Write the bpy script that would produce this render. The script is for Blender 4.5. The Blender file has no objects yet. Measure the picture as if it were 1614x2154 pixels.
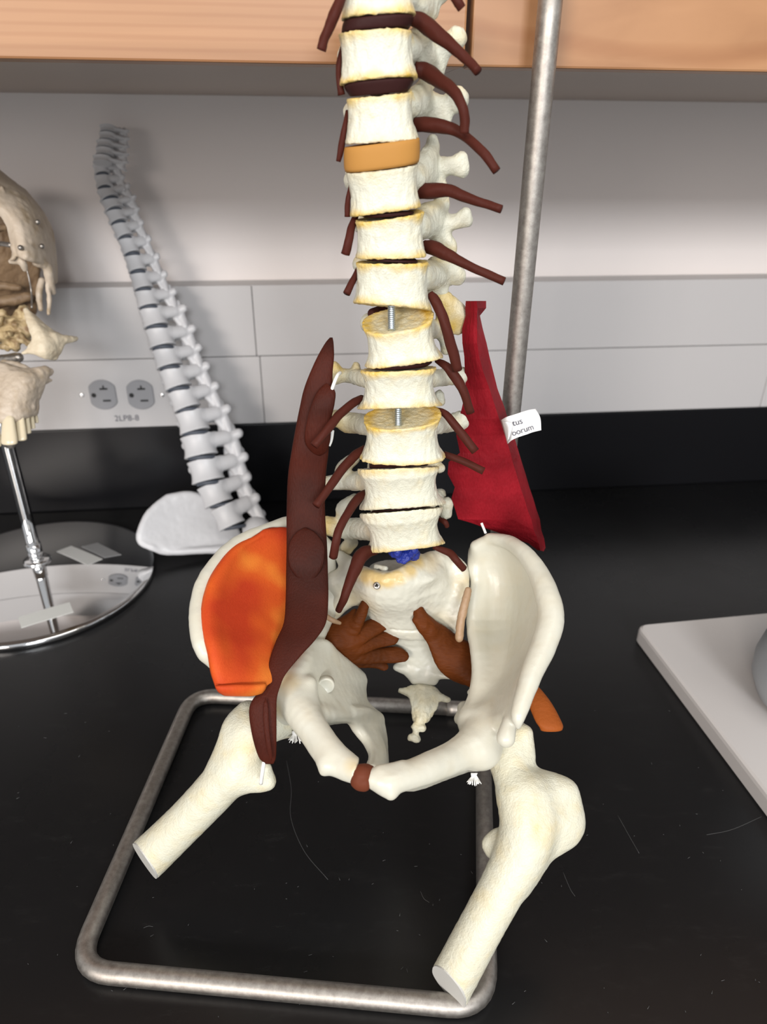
import bpy, bmesh, math, random
import numpy as np
from mathutils import Matrix, Vector

# ------------------------------------------------------------------ camera
F_PX, CX, CY, H = 1500.0, 807.0, 1077.0, 400.0        # focal in px, centre, camera height above counter (mm)
_d = np.array([-23.0, 2821.0, F_PX]); _d /= np.linalg.norm(_d)
_up = -_d
_fw = np.array([0, 0, 1.0]); _Y = _fw - _up*(_fw@_up); _Y /= np.linalg.norm(_Y)
_X = np.cross(_Y, _up)
R = np.array([_X, _Y, _up])                           # world = R @ cam(x right, y down, z forward)
scene = bpy.context.scene
cam_d = bpy.data.cameras.new('camera'); cam = bpy.data.objects.new('camera', cam_d)
scene.collection.objects.link(cam); scene.camera = cam
M = Matrix(((R[0, 0], -R[0, 1], -R[0, 2], 0), (R[1, 0], -R[1, 1], -R[1, 2], 0), (R[2, 0], -R[2, 1], -R[2, 2], H/1000), (0, 0, 0, 1)))
cam.matrix_world = M
cam_d.sensor_fit = 'VERTICAL'; cam_d.lens = 5.7; cam_d.sensor_height = 5.7*2154/F_PX
cam_d.sensor_width = cam_d.sensor_height*1614/2154
cam_d.clip_start = 0.01
cam_d.dof.use_dof = True; cam_d.dof.focus_distance = 0.385; cam_d.dof.aperture_fstop = 2.2

# ------------------------------------------------------------------ light
scene.view_settings.view_transform = 'Standard'; scene.view_settings.look = 'None'
scene.view_settings.gamma = 1; scene.view_settings.use_curve_mapping = False
scene.view_settings.exposure = 0.38
w = bpy.data.worlds.new('room_light'); scene.world = w; w.use_nodes = True
w.node_tree.nodes['Background'].inputs[0].default_value = (0.95, 0.97, 1.0, 1)
w.node_tree.nodes['Background'].inputs[1].default_value = 0.50
def area(name, loc, rot, size, power, col):
    l = bpy.data.lights.new(name, 'AREA'); l.shape = 'RECTANGLE'; l.size, l.size_y = size; l.energy = power; l.color = col
    o = bpy.data.objects.new(name, l); scene.collection.objects.link(o); o.location = loc; o.rotation_euler = rot
    return o
def aim(loc, tgt): return (Vector(tgt)-Vector(loc)).to_track_quat('-Z', 'Y').to_euler()
for nm, loc, tgt, size, pw, col in (
    ('ceiling_panel_light', (0.45, -0.35, 1.75), (0.1, 0.4, 0.1), (1.2, 0.6), 7, (1.0, 0.97, 0.92)),
    ('ceiling_panel_light_rear', (0.9, -3.9, 1.75), (0.1, 0.8, 0.2), (1.2, 0.6), 92, (0.95, 0.97, 1.0)),
    ('ceiling_panel_light_side', (-1.6, -3.3, 1.70), (-0.1, 0.8, 0.2), (1.2, 0.6), 62, (1.0, 0.92, 0.85)),
    ('window_light', (-1.6, -3.8, 0.95), (-0.1, 0.8, 0.3), (1.6, 0.9), 30, (1.0, 0.90, 0.84))):
    area(nm, loc, aim(loc, tgt), size, pw, col)

# ------------------------------------------------------------------ helpers
def P(px, py, t):
    return np.array([0, 0, H]) + (R@np.array([px-CX, py-CY, F_PX]))*(t*H/F_PX)
def T(py, yc):
    return yc/(R[1, 2]+R[1, 1]*(py-CY)/F_PX)
def mm(rpx, t): return rpx*t*H/F_PX
def proj(p):
    c = R.T@(np.asarray(p)-[0, 0, H]); return CX+F_PX*c[0]/c[2], CY+F_PX*c[1]/c[2]

_rs = np.random.RandomState(7); _lat = _rs.rand(32, 32, 32)
def noise(p, s):
    q = p/s; i = np.floor(q).astype(int); f = q-i; f = f*f*(3-2*f); out = 0
    for dx in (0, 1):
        for dy in (0, 1):
            for dz in (0, 1):
                wgt = (f[:, 0] if dx else 1-f[:, 0])*(f[:, 1] if dy else 1-f[:, 1])*(f[:, 2] if dz else 1-f[:, 2])
                out = out+wgt*_lat[(i[:, 0]+dx) % 32, (i[:, 1]+dy) % 32, (i[:, 2]+dz) % 32]
    return out*2-1

class Field:
    """solid modelled as a signed distance field in mm, meshed with surface nets"""
    def __init__(s, h=0.8): s.h = h; s.ops = []
    def add(s, fn, lo, hi, k=2.0, op='u'): s.ops.append((fn, np.array(lo, float), np.array(hi, float), k, op))
    def begin(s): s._save = s.ops; s.ops = []
    def end(s, k, op='u'):
        sub = s.ops; s.ops = s._save
        s.ops.append((sub, np.min([o[1] for o in sub], 0), np.max([o[2] for o in sub], 0), k, op))
    def cap(s, a, b, ra, rb, k=2.0, op='u', squash=None):
        a, b = np.array(a, float), np.array(b, float); ba = b-a; L2 = max(ba@ba, 1e-9)
        r = max(ra, rb)
        def fn(p):
            pa = p-a; hh = np.clip(pa@ba/L2, 0, 1); q = pa-hh[..., None]*ba
            if squash is not None:
                n, f = squash; dn = q@n; d = np.sqrt(np.maximum((q*q).sum(-1)-dn*dn, 0)+(dn/f)**2)
                return (d-(ra+(rb-ra)*hh))*min(1, max(f, .6))
            return np.sqrt((q*q).sum(-1))-(ra+(rb-ra)*hh)
        s.add(fn, np.minimum(a-r, b-r), np.maximum(a+r, b+r), k, op)
    def chain(s, pts, k=2.0, op='u', squash=None, wr=None):
        q = np.array([[*P(x, y, t), mm(r, t)] for x, y, t, r in pts])
        if len(q) == 1: return s.cap(q[0][:3], q[0][:3]+.01, q[0][3], q[0][3], k, op, squash)
        if len(q) > 2: q = cr1(q, 4)
        s.begin()
        for a, b in zip(q, q[1:]): s.cap(a[:3], b[:3], a[3], b[3], k, 'u', squash)
        s.end(k, op)
    def ell(s, c, axes, k=2.0, op='u'):
        c = np.array(c, float); A = np.array(axes, float); l = np.linalg.norm(A, axis=1); U = A/l[:, None]; m = l.min()
        def fn(p):
            q = (p-c)@U.T/l; return (np.sqrt((q*q).sum(-1))-1)*m
        e = l.max(); s.add(fn, c-e, c+e, k, op)
    def tri(s, a, b, c, ra, rb, rc, k=1.0):
        a, b, c = (np.array(v, float) for v in (a, b, c)); n = np.cross(b-a, c-a); n /= max(np.linalg.norm(n), 1e-9)
        Mi = np.linalg.pinv(np.stack([b-a, c-a, n], 1)); r = max(ra, rb, rc)
        def fn(p):
            uvw = (p-a)@Mi.T; u, v, d = uvw[..., 0], uvw[..., 1], uvw[..., 2]
            ins = (u >= 0) & (v >= 0) & (u+v <= 1)
            out = np.where(ins, np.abs(d)-(ra+(rb-ra)*u+(rc-ra)*v), 1e3)
            for p0, p1, r0, r1 in ((a, b, ra, rb), (b, c, rb, rc), (c, a, rc, ra)):
                e = p1-p0; pa = p-p0; hh = np.clip(pa@e/max(e@e, 1e-9), 0, 1); q = pa-hh[..., None]*e
                out = np.minimum(out, np.sqrt((q*q).sum(-1))-(r0+(r1-r0)*hh))
            return out
        s.add(fn, np.minimum(np.minimum(a, b), c)-r, np.maximum(np.maximum(a, b), c)+r, k, 'u')
    def sheet(s, grid, rad, sub=3, k=1.0):
        g = np.array([[P(*c[:3]) for c in row] for row in grid]); rr = np.array([[c[3] if len(c) > 3 else rad for c in row] for row in grid], float)
        g = np.concatenate([g, rr[..., None]], -1); g = cr_grid(g, sub); s.begin()
        for i in range(g.shape[0]-1):
            for j in range(g.shape[1]-1):
                A, B, C_, D = g[i, j], g[i, j+1], g[i+1, j], g[i+1, j+1]
                s.tri(A[:3], B[:3], C_[:3], A[3], B[3], C_[3], k); s.tri(B[:3], D[:3], C_[:3], B[3], D[3], C_[3], k)
        s.end(k)
    def cut(s, p0, n):
        p0 = np.array(p0, float); n = np.array(n, float)/np.linalg.norm(n)
        s.ops.append((lambda p: (p-p0)@n, None, None, 0.6, 'i'))
    def mesh(s, amp=0.0, ns=3.0, stain=None, smooth=1, zs=1.0):
        u = [o for o in s.ops if o[4] == 'u']
        lo = np.min([o[1] for o in u], 0)-3; hi = np.max([o[2] for o in u], 0)+3
        n = np.ceil((hi-lo)/s.h).astype(int)+1; Fd = np.full(n, 20.0, np.float32)
        ax = [lo[i]+np.arange(n[i])*s.h for i in range(3)]
        for fn, l, h_, k, op in s.ops:
            if l is None: i0 = np.zeros(3, int); i1 = n
            else:
                m = k+2.5; i0 = np.clip(((l-m-lo)/s.h).astype(int), 0, n); i1 = np.clip(((h_+m-lo)/s.h).astype(int)+2, 0, n)
            if np.any(i1-i0 <= 0): continue
            if isinstance(fn, list):
                d = np.full(i1-i0, 20.0, np.float32)
                for f2, l2, h2, _, _ in fn:
                    j0 = np.maximum(((l2-m-lo)/s.h).astype(int), i0); j1 = np.minimum(((h2+m-lo)/s.h).astype(int)+2, i1)
                    if np.any(j1-j0 <= 0): continue
                    g2 = np.stack(np.meshgrid(*[ax[i][j0[i]:j1[i]] for i in range(3)], indexing='ij'), -1)
                    ss_ = tuple(slice(j0[i]-i0[i], j1[i]-i0[i]) for i in range(3)); d[ss_] = np.minimum(d[ss_], f2(g2))
            else: g = np.stack(np.meshgrid(*[ax[i][i0[i]:i1[i]] for i in range(3)], indexing='ij'), -1)
            sl = tuple(slice(i0[i], i1[i]) for i in range(3)); b = Fd[sl]
            if isinstance(fn, list): pass
            elif g.shape[0]*g.shape[1]*g.shape[2] > 400000 and l is None:
                d = np.concatenate([fn(x[None]) for x in g], 0)
            else: d = fn(g)
            if op == 'u': hh = np.maximum(k-np.abs(b-d), 0)/k; Fd[sl] = np.minimum(b, d)-hh*hh*k*.25
            else:
                if op == 's': d = -d
                hh = np.maximum(k-np.abs(b-d), 0)/k; Fd[sl] = np.maximum(b, d)+hh*hh*k*.25
        # surface nets
        ins = Fd < 0; c = [slice(0, -1), slice(1, None)]
        cnt = np.zeros(np.array(n)-1, np.float32); acc = np.zeros(tuple(np.array(n)-1)+(3,), np.float32)
        for axis in range(3):
            o1, o2 = [a for a in range(3) if a != axis]
            for e1 in (0, 1):
                for e2 in (0, 1):
                    A = [None]*3; B = [None]*3; A[axis] = c[0]; B[axis] = c[1]; A[o1] = B[o1] = c[e1]; A[o2] = B[o2] = c[e2]
                    fa, fb = Fd[tuple(A)], Fd[tuple(B)]; x = (fa < 0) != (fb < 0)
                    t = np.where(x, fa/np.where(x, fa-fb, 1), 0)
                    cnt += x; acc[..., axis] += t*x; acc[..., o1] += e1*x; acc[..., o2] += e2*x
        m = cnt > 0; idx = np.full(m.shape, -1, np.int64); idx[m] = np.arange(m.sum())
        v = (np.argwhere(m)+acc[m]/cnt[m][:, None])*s.h+lo
        faces = []
        for axis in range(3):
            o1, o2 = (axis+1) % 3, (axis+2) % 3
            A = [slice(1, -1)]*3; B = [slice(1, -1)]*3; A[axis] = slice(0, -1); B[axis] = slice(1, None)
            a, b = ins[tuple(A)], ins[tuple(B)]
            for flip in (0, 1):
                e = np.argwhere((a & ~b) if flip == 0 else (~a & b))
                if not len(e): continue
                off = np.ones(3, int); off[axis] = 0; e = e+off
                q = []
                for d1, d2 in ((0, 0), (1, 0), (1, 1), (0, 1)):
                    z = e.copy(); z[:, o1] -= (1-d1); z[:, o2] -= (1-d2); q.append(idx[z[:, 0], z[:, 1], z[:, 2]])
                q = np.stack(q, 1); faces.append(q if flip == 0 else q[:, ::-1])
        f = np.concatenate(faces); f = f[(f >= 0).all(1)]
        for _ in range(smooth):
            nb = np.zeros_like(v); ct = np.zeros(len(v))
            for i, j in ((0, 1), (1, 2), (2, 3), (3, 0)):
                for a_, b_ in ((i, j), (j, i)):
                    for ch in range(3): nb[:, ch] += np.bincount(f[:, a_], v[f[:, b_], ch], len(v))
                    ct += np.bincount(f[:, a_], minlength=len(v))
            v = v*.5+.5*nb/np.maximum(ct, 1)[:, None]
        if amp:
            fn_ = np.cross(v[f[:, 2]]-v[f[:, 0]], v[f[:, 3]]-v[f[:, 1]]); vn = np.zeros_like(v)
            for i in range(4):
                for ch in range(3): vn[:, ch] += np.bincount(f[:, i], fn_[:, ch], len(v))
            vn /= np.maximum(np.linalg.norm(vn, axis=1), 1e-9)[:, None]
            msk = np.ones(len(v))
            for o_ in s.ops:
                if o_[4] == 'i': msk *= np.clip((np.abs(o_[0](v))-.5)/1.2, 0, 1)
            v = v+vn*(msk*amp*(noise(v*[1, 1, zs], ns)+.5*noise((v+9)*[1, 1, zs], ns*.45)))[:, None]
        st = stain(v) if stain is not None else None
        return v, f, st

def cut_face(v, p0, n, m, parent):
    """flat sawn end face closing a cut bone"""
    p0 = np.array(p0, float); n = np.array(n, float)/np.linalg.norm(n); d = (v-p0)@n; q = v[np.abs(d) < .6]
    c = q.mean(0); c = c-n*((c-p0)@n); u = np.cross(n, [0, 0, 1.0]); u /= np.linalg.norm(u); w_ = np.cross(n, u)
    x, y = (q-c)@u, (q-c)@w_; a = np.arctan2(y, x); r = np.hypot(x, y); N = 48; rr = np.zeros(N)
    for i in range(N):
        k = np.abs((a-i*2*math.pi/N+math.pi) % (2*math.pi)-math.pi) < .12; rr[i] = r[k].max() if k.any() else 0
    rr = np.where(rr < 1, np.median(rr), rr)*.985; rr = (rr+np.roll(rr, 1)+np.roll(rr, -1))/3; ang = np.arange(N)*2*math.pi/N
    ring = c+(np.cos(ang)*rr)[:, None]*u+(np.sin(ang)*rr)[:, None]*w_
    return mk('cut_face', *loft([ring-n*.8, ring+n*.25]), m, parent, smooth=False)
def cr1(a, n):
    a = np.asarray(a, float); N = len(a); out = []
    e = np.concatenate([2*a[:1]-a[1:2], a, 2*a[-1:]-a[-2:-1]])
    for i in range(N-1):
        p0, p1, p2, p3 = e[i:i+4]
        for j in range(n):
            t = j/n; out.append(.5*((2*p1)+(p2-p0)*t+(2*p0-5*p1+4*p2-p3)*t*t+(3*p1-p0-3*p2+p3)*t**3))
    out.append(a[-1]); return np.array(out)
def cr_grid(g, n):
    g = cr1(g, n); return cr1(g.swapaxes(0, 1), n).swapaxes(0, 1)

def setprops(o, label=None, cat=None, group=None, kind=None):
    for k, v in (('label', label), ('category', cat), ('group', group), ('kind', kind)):
        if v: o[k] = v
    return o
def mk(name, v, f, mat, parent=None, stain=None, smooth=True, origin=None, props=None):
    """v in mm world coordinates; object origin is put at `origin` (mm)"""
    v = np.asarray(v, float)
    if parent is not None and origin is None: o0 = np.array(parent['_o'])
    elif origin is not None: o0 = np.array(origin, float)
    else: o0 = np.array([v[:, 0].mean(), v[:, 1].mean(), v[:, 2].min()])
    me = bpy.data.meshes.new(name)
    if isinstance(f, np.ndarray):
        me.vertices.add(len(v)); me.vertices.foreach_set('co', ((v-o0)/1000).ravel())
        k = f.shape[1]; me.loops.add(f.size); me.loops.foreach_set('vertex_index', f.ravel())
        me.polygons.add(len(f)); me.polygons.foreach_set('loop_start', np.arange(len(f))*k); me.polygons.foreach_set('loop_total', np.full(len(f), k))
        me.update(calc_edges=True); me.validate()
    else:
        me.from_pydata([tuple(x) for x in (v-o0)/1000], [], f); me.update()
        bm = bmesh.new(); bm.from_mesh(me); bmesh.ops.recalc_face_normals(bm, faces=bm.faces); bm.to_mesh(me); bm.free()
    if stain is not None:
        a = me.attributes.new('stain', 'FLOAT', 'POINT'); a.data.foreach_set('value', np.asarray(stain, np.float32))
    if smooth: me.polygons.foreach_set('use_smooth', [True]*len(me.polygons))
    me.materials.append(mat)
    o = bpy.data.objects.new(name, me); scene.collection.objects.link(o)
    if parent is not None:
        o.parent = parent; o['_o'] = list(parent['_o']) if origin is None else list(o0)
        if origin is not None: o.location = tuple((o0-np.array(parent['_o']))/1000)
    else: o.location = tuple(o0/1000); o['_o'] = list(o0)
    if props: setprops(o, **props)
    return o
def empty(name, loc, **p):
    o = bpy.data.objects.new(name, None); scene.collection.objects.link(o); o.location = tuple(np.array(loc)/1000); o['_o'] = [float(x) for x in loc]
    o.empty_display_size = .02
    setprops(o, **p); return o
def loft(rings, cap=True):
    n = len(rings[0]); v = np.concatenate(rings); f = []
    for i in range(len(rings)-1):
        for j in range(n):
            k = (j+1) % n; f.append((i*n+j, i*n+k, (i+1)*n+k, (i+1)*n+j))
    if cap: f.append(tuple(range(n))[::-1]); f.append(tuple((len(rings)-1)*n+j for j in range(n)))
    return v, f
def tube(pts, rad, seg=14, close=False, sub=6, ov=1.0, rough=0.0):
    p = np.asarray(pts, float); r = np.full(len(p), rad, float) if np.isscalar(rad) else np.asarray(rad, float)
    if sub > 1 and len(p) > 2 and not close: q = cr1(np.concatenate([p, r[:, None]], 1), sub); p, r = q[:, :3], q[:, 3]
    rings = []; N = len(p); u = None
    for i in range(N):
        a = p[(i-1) % N] if (close or i > 0) else p[i]; b = p[(i+1) % N] if (close or i < N-1) else p[i]
        d = b-a; d /= max(np.linalg.norm(d), 1e-9)
        if u is None: u = np.cross(d, [0.13, 1, .21])
        u = u-d*(u@d); u /= np.linalg.norm(u); w_ = np.cross(d, u)
        ang = np.arange(seg)*2*math.pi/seg
        rr = r[i]*(1+rough*np.array([math.sin(3*a_+i*.7)*.6+math.sin(5*a_-i*1.3)*.4 for a_ in ang]))
        rings.append(p[i]+(np.cos(ang)*rr)[:, None]*u+(np.sin(ang)*rr)[:, None]*w_*ov)
    if close:
        n = seg; v = np.concatenate(rings); f = [(i*n+j, i*n+(j+1) % n, ((i+1) % N)*n+(j+1) % n, ((i+1) % N)*n+j) for i in range(N) for j in range(n)]
        return v, f
    return loft(rings)
def box(c, s, rot=0, bev=0.0, seg=2):
    """c centre, s full size (mm), rot about z; returns v,f"""
    bm = bmesh.new(); bmesh.ops.create_cube(bm, size=1)
    for q in bm.verts: q.co = Vector((q.co.x*s[0], q.co.y*s[1], q.co.z*s[2]))
    if bev: bmesh.ops.bevel(bm, geom=list(bm.edges), offset=bev, segments=seg, affect='EDGES', profile=.5)
    ca, sa = math.cos(rot), math.sin(rot)
    v = np.array([(q.co.x*ca-q.co.y*sa+c[0], q.co.x*sa+q.co.y*ca+c[1], q.co.z+c[2]) for q in bm.verts])
    bm.verts.index_update(); f = [tuple(x.index for x in fc.verts) for fc in bm.faces]; bm.free(); return v, f
def merge(parts):
    V = []; Fc = []; n = 0
    for v, f in parts: V.append(np.asarray(v)); Fc += [tuple(i+n for i in q) for q in f]; n += len(v)
    return np.concatenate(V), Fc
def lathe(c, prof, seg=64):
    a = np.arange(seg)*2*math.pi/seg
    return loft([np.stack([c[0]+r*np.cos(a), c[1]+r*np.sin(a), np.full(seg, c[2]+z)], 1) for r, z in prof])
def vol_sheet(grid, thick, sub=5, wob=0.0):
    """curved slab: grid of (px,py,t), thickness mm, offset along surface normal"""
    g = cr_grid(np.array([[P(*c[:3]) for c in row] for row in grid]), sub)
    du = np.gradient(g, axis=0); dv = np.gradient(g, axis=1); n = np.cross(du, dv); n /= np.linalg.norm(n, axis=-1)[..., None]
    if np.mean((n*(g-np.array([0, 0, H]))).sum(-1)) > 0: n = -n
    r, c = g.shape[:2]
    ii, jj = np.meshgrid(np.linspace(0, 1, r), np.linspace(0, 1, c), indexing='ij')
    ed = np.minimum(np.minimum(ii, 1-ii)*r, np.minimum(jj, 1-jj)*c); prof = np.clip(ed/2.0, 0, 1)**.5
    th = thick*(.45+.55*prof)
    if wob: th = th+wob*noise(g.reshape(-1, 3), 5).reshape(r, c)
    top = (g+n*(th/2)[..., None]).reshape(-1, 3); bot = (g-n*(th/2)[..., None]).reshape(-1, 3); N = r*c; f = []
    for i in range(r-1):
        for j in range(c-1):
            a, b, d, e = i*c+j, i*c+j+1, (i+1)*c+j+1, (i+1)*c+j
            f.append((a, b, d, e)); f.append((N+a, N+e, N+d, N+b))
    ring = [j for j in range(c)]+[i*c+c-1 for i in range(1, r)]+[(r-1)*c+j for j in range(c-2, -1, -1)]+[i*c for i in range(r-2, 0, -1)]
    for k in range(len(ring)):
        a, b = ring[k], ring[(k+1) % len(ring)]; f.append((a, N+a, N+b, b))
    return np.concatenate([top, bot]), f
def ribbon(secs, sub=6, seg=20, flat=.35, p=2.4, taper=0):
    """muscle belly: secs (xL,xR,y,t) in px, elliptical section across the view"""
    s = cr1(np.array(secs, float), sub); rings = []; N = len(s)-1
    ang = np.arange(seg)*2*math.pi/seg
    for i, (xl, xr, y, t) in enumerate(s):
        e_ = taper and min(i, N-i)/(taper*N); k = 1 if (not taper or e_ >= 1) else max(.05, math.sqrt(1-(1-e_)**2))
        a, b = P(xl, y, t), P(xr, y, t); c = (a+b)/2; u = (b-a)/2*k; d = c-np.array([0, 0, H]); d /= np.linalg.norm(d)
        d = d-np.array([0, 0, 1])*d[2]*.6; d /= np.linalg.norm(d); th = np.linalg.norm(u)*flat
        cs, sn = np.cos(ang), np.sin(ang); cs = np.sign(cs)*np.abs(cs)**(2/p); sn = np.sign(sn)*np.abs(sn)**(2/p)
        rings.append(c+cs[:, None]*u+sn[:, None]*d*th)
    return loft(rings)

# ------------------------------------------------------------------ materials
def mat(name, col, rough=.5, metal=0.0, bump=None, spec=.5, coat=0.0, **k):
    if 'rubber' in name: spec = .08; rough = max(rough, .5)
    m = bpy.data.materials.new(name); m.use_nodes = True; n = m.node_tree.nodes; b = n['Principled BSDF']
    b.inputs['Base Color'].default_value = (*col, 1); b.inputs['Roughness'].default_value = rough; b.inputs['Metallic'].default_value = metal
    b.inputs['Specular IOR Level'].default_value = spec; b.inputs['Coat Weight'].default_value = coat
    if bump: add_bump(m, *bump)
    return m
def nd(m, typ, **k):
    n = m.node_tree.nodes.new(typ)
    for a, b in k.items():
        if hasattr(n, a): setattr(n, a, b)
        else: n.inputs[a].default_value = b
    return n
def lk(m, a, b): m.node_tree.links.new(a, b)
def coords(m, scale=(1, 1, 1)):
    tc = nd(m, 'ShaderNodeTexCoord'); mp = nd(m, 'ShaderNodeMapping'); mp.inputs['Scale'].default_value = scale
    lk(m, tc.outputs['Object'], mp.inputs['Vector']); return mp.outputs[0]
def add_bump(m, scale, strength, dist=.0005, stretch=(1, 1, 1), detail=4):
    v = coords(m, stretch); t = nd(m, 'ShaderNodeTexNoise', Scale=scale, Detail=detail); lk(m, v, t.inputs['Vector'])
    bp = nd(m, 'ShaderNodeBump', Strength=strength, Distance=dist); lk(m, t.outputs[0], bp.inputs['Height'])
    b = m.node_tree.nodes['Principled BSDF']
    lk(m, bp.outputs[0], b.inputs['Normal']); return bp
def ramp_col(m, fac, stops):
    r = nd(m, 'ShaderNodeValToRGB'); e = r.color_ramp.elements
    e[0].position, e[0].color = stops[0][0], (*stops[0][1], 1); e[1].position, e[1].color = stops[-1][0], (*stops[-1][1], 1)
    for p, c in stops[1:-1]: x = e.new(p); x.color = (*c, 1)
    lk(m, fac, r.inputs[0]); return r.outputs[0]
def mixc(m, fac, a, b, mode='MIX'):
    x = nd(m, 'ShaderNodeMix'); x.data_type = 'RGBA'; x.blend_type = mode
    for s, v in ((0, fac), (6, a), (7, b)):
        if isinstance(v, (float, int)): x.inputs[s].default_value = v
        elif isinstance(v, tuple): x.inputs[s].default_value = (*v, 1)
        else: lk(m, v, x.inputs[s])
    return x.outputs[2]
def bone(name, base, stain, scale=900, bs=.35, blotch=.25, rough=.38):
    m = mat(name, base, rough); b = m.node_tree.nodes['Principled BSDF']; v = coords(m)
    at = nd(m, 'ShaderNodeAttribute'); at.attribute_name = 'stain'
    n1 = nd(m, 'ShaderNodeTexNoise', Scale=90.0, Detail=4.0); lk(m, v, n1.inputs['Vector'])
    rr = nd(m, 'ShaderNodeMapRange'); lk(m, n1.outputs[0], rr.inputs[0]); rr.inputs[1].default_value = .52; rr.inputs[2].default_value = .78; rr.inputs[4].default_value = blotch
    ad = nd(m, 'ShaderNodeMath'); ad.operation = 'ADD'; ad.use_clamp = True; lk(m, rr.outputs[0], ad.inputs[0]); lk(m, at.outputs['Fac'], ad.inputs[1])
    lk(m, mixc(m, ad.outputs[0], base, stain), b.inputs['Base Color'])
    t = nd(m, 'ShaderNodeTexNoise', Scale=float(scale), Detail=5.0); lk(m, v, t.inputs['Vector'])
    t2 = nd(m, 'ShaderNodeTexNoise', Scale=float(scale)*.3, Detail=3.0); lk(m, v, t2.inputs['Vector'])
    s = nd(m, 'ShaderNodeMath'); s.operation = 'ADD'; lk(m, t.outputs[0], s.inputs[0]); lk(m, t2.outputs[0], s.inputs[1])
    bp = nd(m, 'ShaderNodeBump', Strength=bs, Distance=.0006); lk(m, s.outputs[0], bp.inputs['Height']); lk(m, bp.outputs[0], b.inputs['Normal'])
    b.inputs['Subsurface Weight'].default_value = 0.0
    return m
M_bone = bone('cast_bone', (.63, .62, .505), (.64, .42, .055), 1100, .6)
M_bone_s = bone('smooth_bone', (.57, .56, .475), (.54, .38, .13), 1400, .10, .10, .33)
M_cut = mat('sawn_bone', (.55, .54, .50), .45)
M_wbone = bone('white_plastic_bone', (.53, .53, .54), (.45, .5, .52), 700, .1, 0, .4)
M_skull = bone('old_bone', (.58, .49, .39), (.34, .24, .13), 900, .3, .7, .5)
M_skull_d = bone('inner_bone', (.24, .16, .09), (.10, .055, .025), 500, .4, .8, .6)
M_tooth = mat('tooth', (.66, .57, .40), .25)
M_nerve = mat('nerve_rubber', (.062, .015, .010), .36, bump=(500, .35, .0006, (1, 1, .25)))
M_disc = mat('dark_disc_rubber', (.035, .012, .011), .42, bump=(500, .2))
M_cord = mat('cord_rubber', (.05, .015, .012), .35)
M_psoas = mat('psoas_rubber', (.1, .02, .018), .36)
def fib(m, c0, c1, scale, stretch, bs=.35, c2=None, dist=.0007):
    b = m.node_tree.nodes['Principled BSDF']; v = coords(m, stretch)
    t = nd(m, 'ShaderNodeTexNoise', Scale=float(scale), Detail=4.0); lk(m, v, t.inputs['Vector'])
    v2 = coords(m); t2 = nd(m, 'ShaderNodeTexNoise', Scale=26.0, Detail=2.0); lk(m, v2, t2.inputs['Vector'])
    c = ramp_col(m, t2.outputs[0], [(.36, c0), (.6, c1)] if c2 is None else [(.34, c0), (.54, c1), (.72, c2)])
    lk(m, mixc(m, .25, c, mixc(m, t.outputs[0], (.02, .01, .01), (1, 1, 1)), 'SOFT_LIGHT'), b.inputs['Base Color'])
    bp = nd(m, 'ShaderNodeBump', Strength=bs, Distance=dist); lk(m, t.outputs[0], bp.inputs['Height']); lk(m, bp.outputs[0], b.inputs['Normal'])
fib(M_psoas, (.032, .0078, .0048), (.056, .0115, .0065), 1300, (1, 1, .12), .4)
M_ilia = mat('iliacus_rubber', (.8, .15, .03), .5)
fib(M_ilia, (.44, .042, .013), (.56, .088, .016), 1500, (1, 1, .1), .2, (.74, .24, .035))
M_ql = mat('red_foam_rubber', (.36, .012, .02), .5)
fib(M_ql, (.12, .004, .007), (.25, .009, .016), 900, (1, 1, .4), .7)
M_piri = mat('piriformis_rubber', (.2, .06, .02), .36)
fib(M_piri, (.062, .017, .004), (.105, .026, .005), 900, (.25, 1, 1), .5)
M_pirit = mat('orange_brown_rubber', (.28, .07, .014), .4, bump=(600, .4, .0007, (1, 1, .15)))
M_odisc = mat('ochre_disc_rubber', (.42, .205, .052), .45, bump=(300, .1))
M_sym = mat('symphysis_rubber', (.13, .036, .018), .38, bump=(400, .15))
M_tan = mat('tan_cartilage', (.33, .21, .12), .5, bump=(500, .3))
M_blue = mat('blue_putty', (.006, .02, .22), .45, bump=(900, .6, .001))
M_steel = mat('brushed_steel', (.52, .50, .47), .30, 1.0)
def steel_dirt(m, c0, c1, r0, r1):
    b = m.node_tree.nodes['Principled BSDF']; v = coords(m); t = nd(m, 'ShaderNodeTexNoise', Scale=260.0, Detail=8.0, Roughness=.7); lk(m, v, t.inputs['Vector'])
    lk(m, ramp_col(m, t.outputs[0], [(.3, c0), (.7, c1)]), b.inputs['Base Color'])
    mr = nd(m, 'ShaderNodeMapRange'); lk(m, t.outputs[0], mr.inputs[0]); mr.inputs[3].default_value = r0; mr.inputs[4].default_value = r1; lk(m, mr.outputs[0], b.inputs['Roughness'])
steel_dirt(M_steel, (.27, .245, .22), (.46, .43, .39), 0.42, .56)
M_chrome = mat('chrome', (.78, .78, .78), .015, 1.0)
M_zinc = mat('zinc_thread', (.55, .62, .68), .3, 1.0)
M_stringm = mat('white_string', (.75, .74, .70), .7)
M_paper = mat('paper', (.82, .81, .80), .7)
M_ink = mat('ink', (.05, .05, .07), .6)
M_black = mat('black_hole', (.01, .01, .01), .7)
M_wall = mat('wall_paint', (.74, .685, .655), .55, bump=(900, .05))
M_race = mat('raceway_enamel', (.49, .475, .47), .45, bump=(1200, .08))
M_seam = mat('seam', (.12, .12, .12), .7)
M_outlet = mat('outlet_grey', (.27, .27, .28), .4)
M_under = mat('cabinet_underside', (.44, .37, .32), .6)
M_plate = mat('white_laminate', (.55, .52, .50), .4)
M_post = mat('grey_plastic', (.33, .345, .36), .4)
M_sticker = mat('sticker', (.55, .55, .52), .5)
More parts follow.
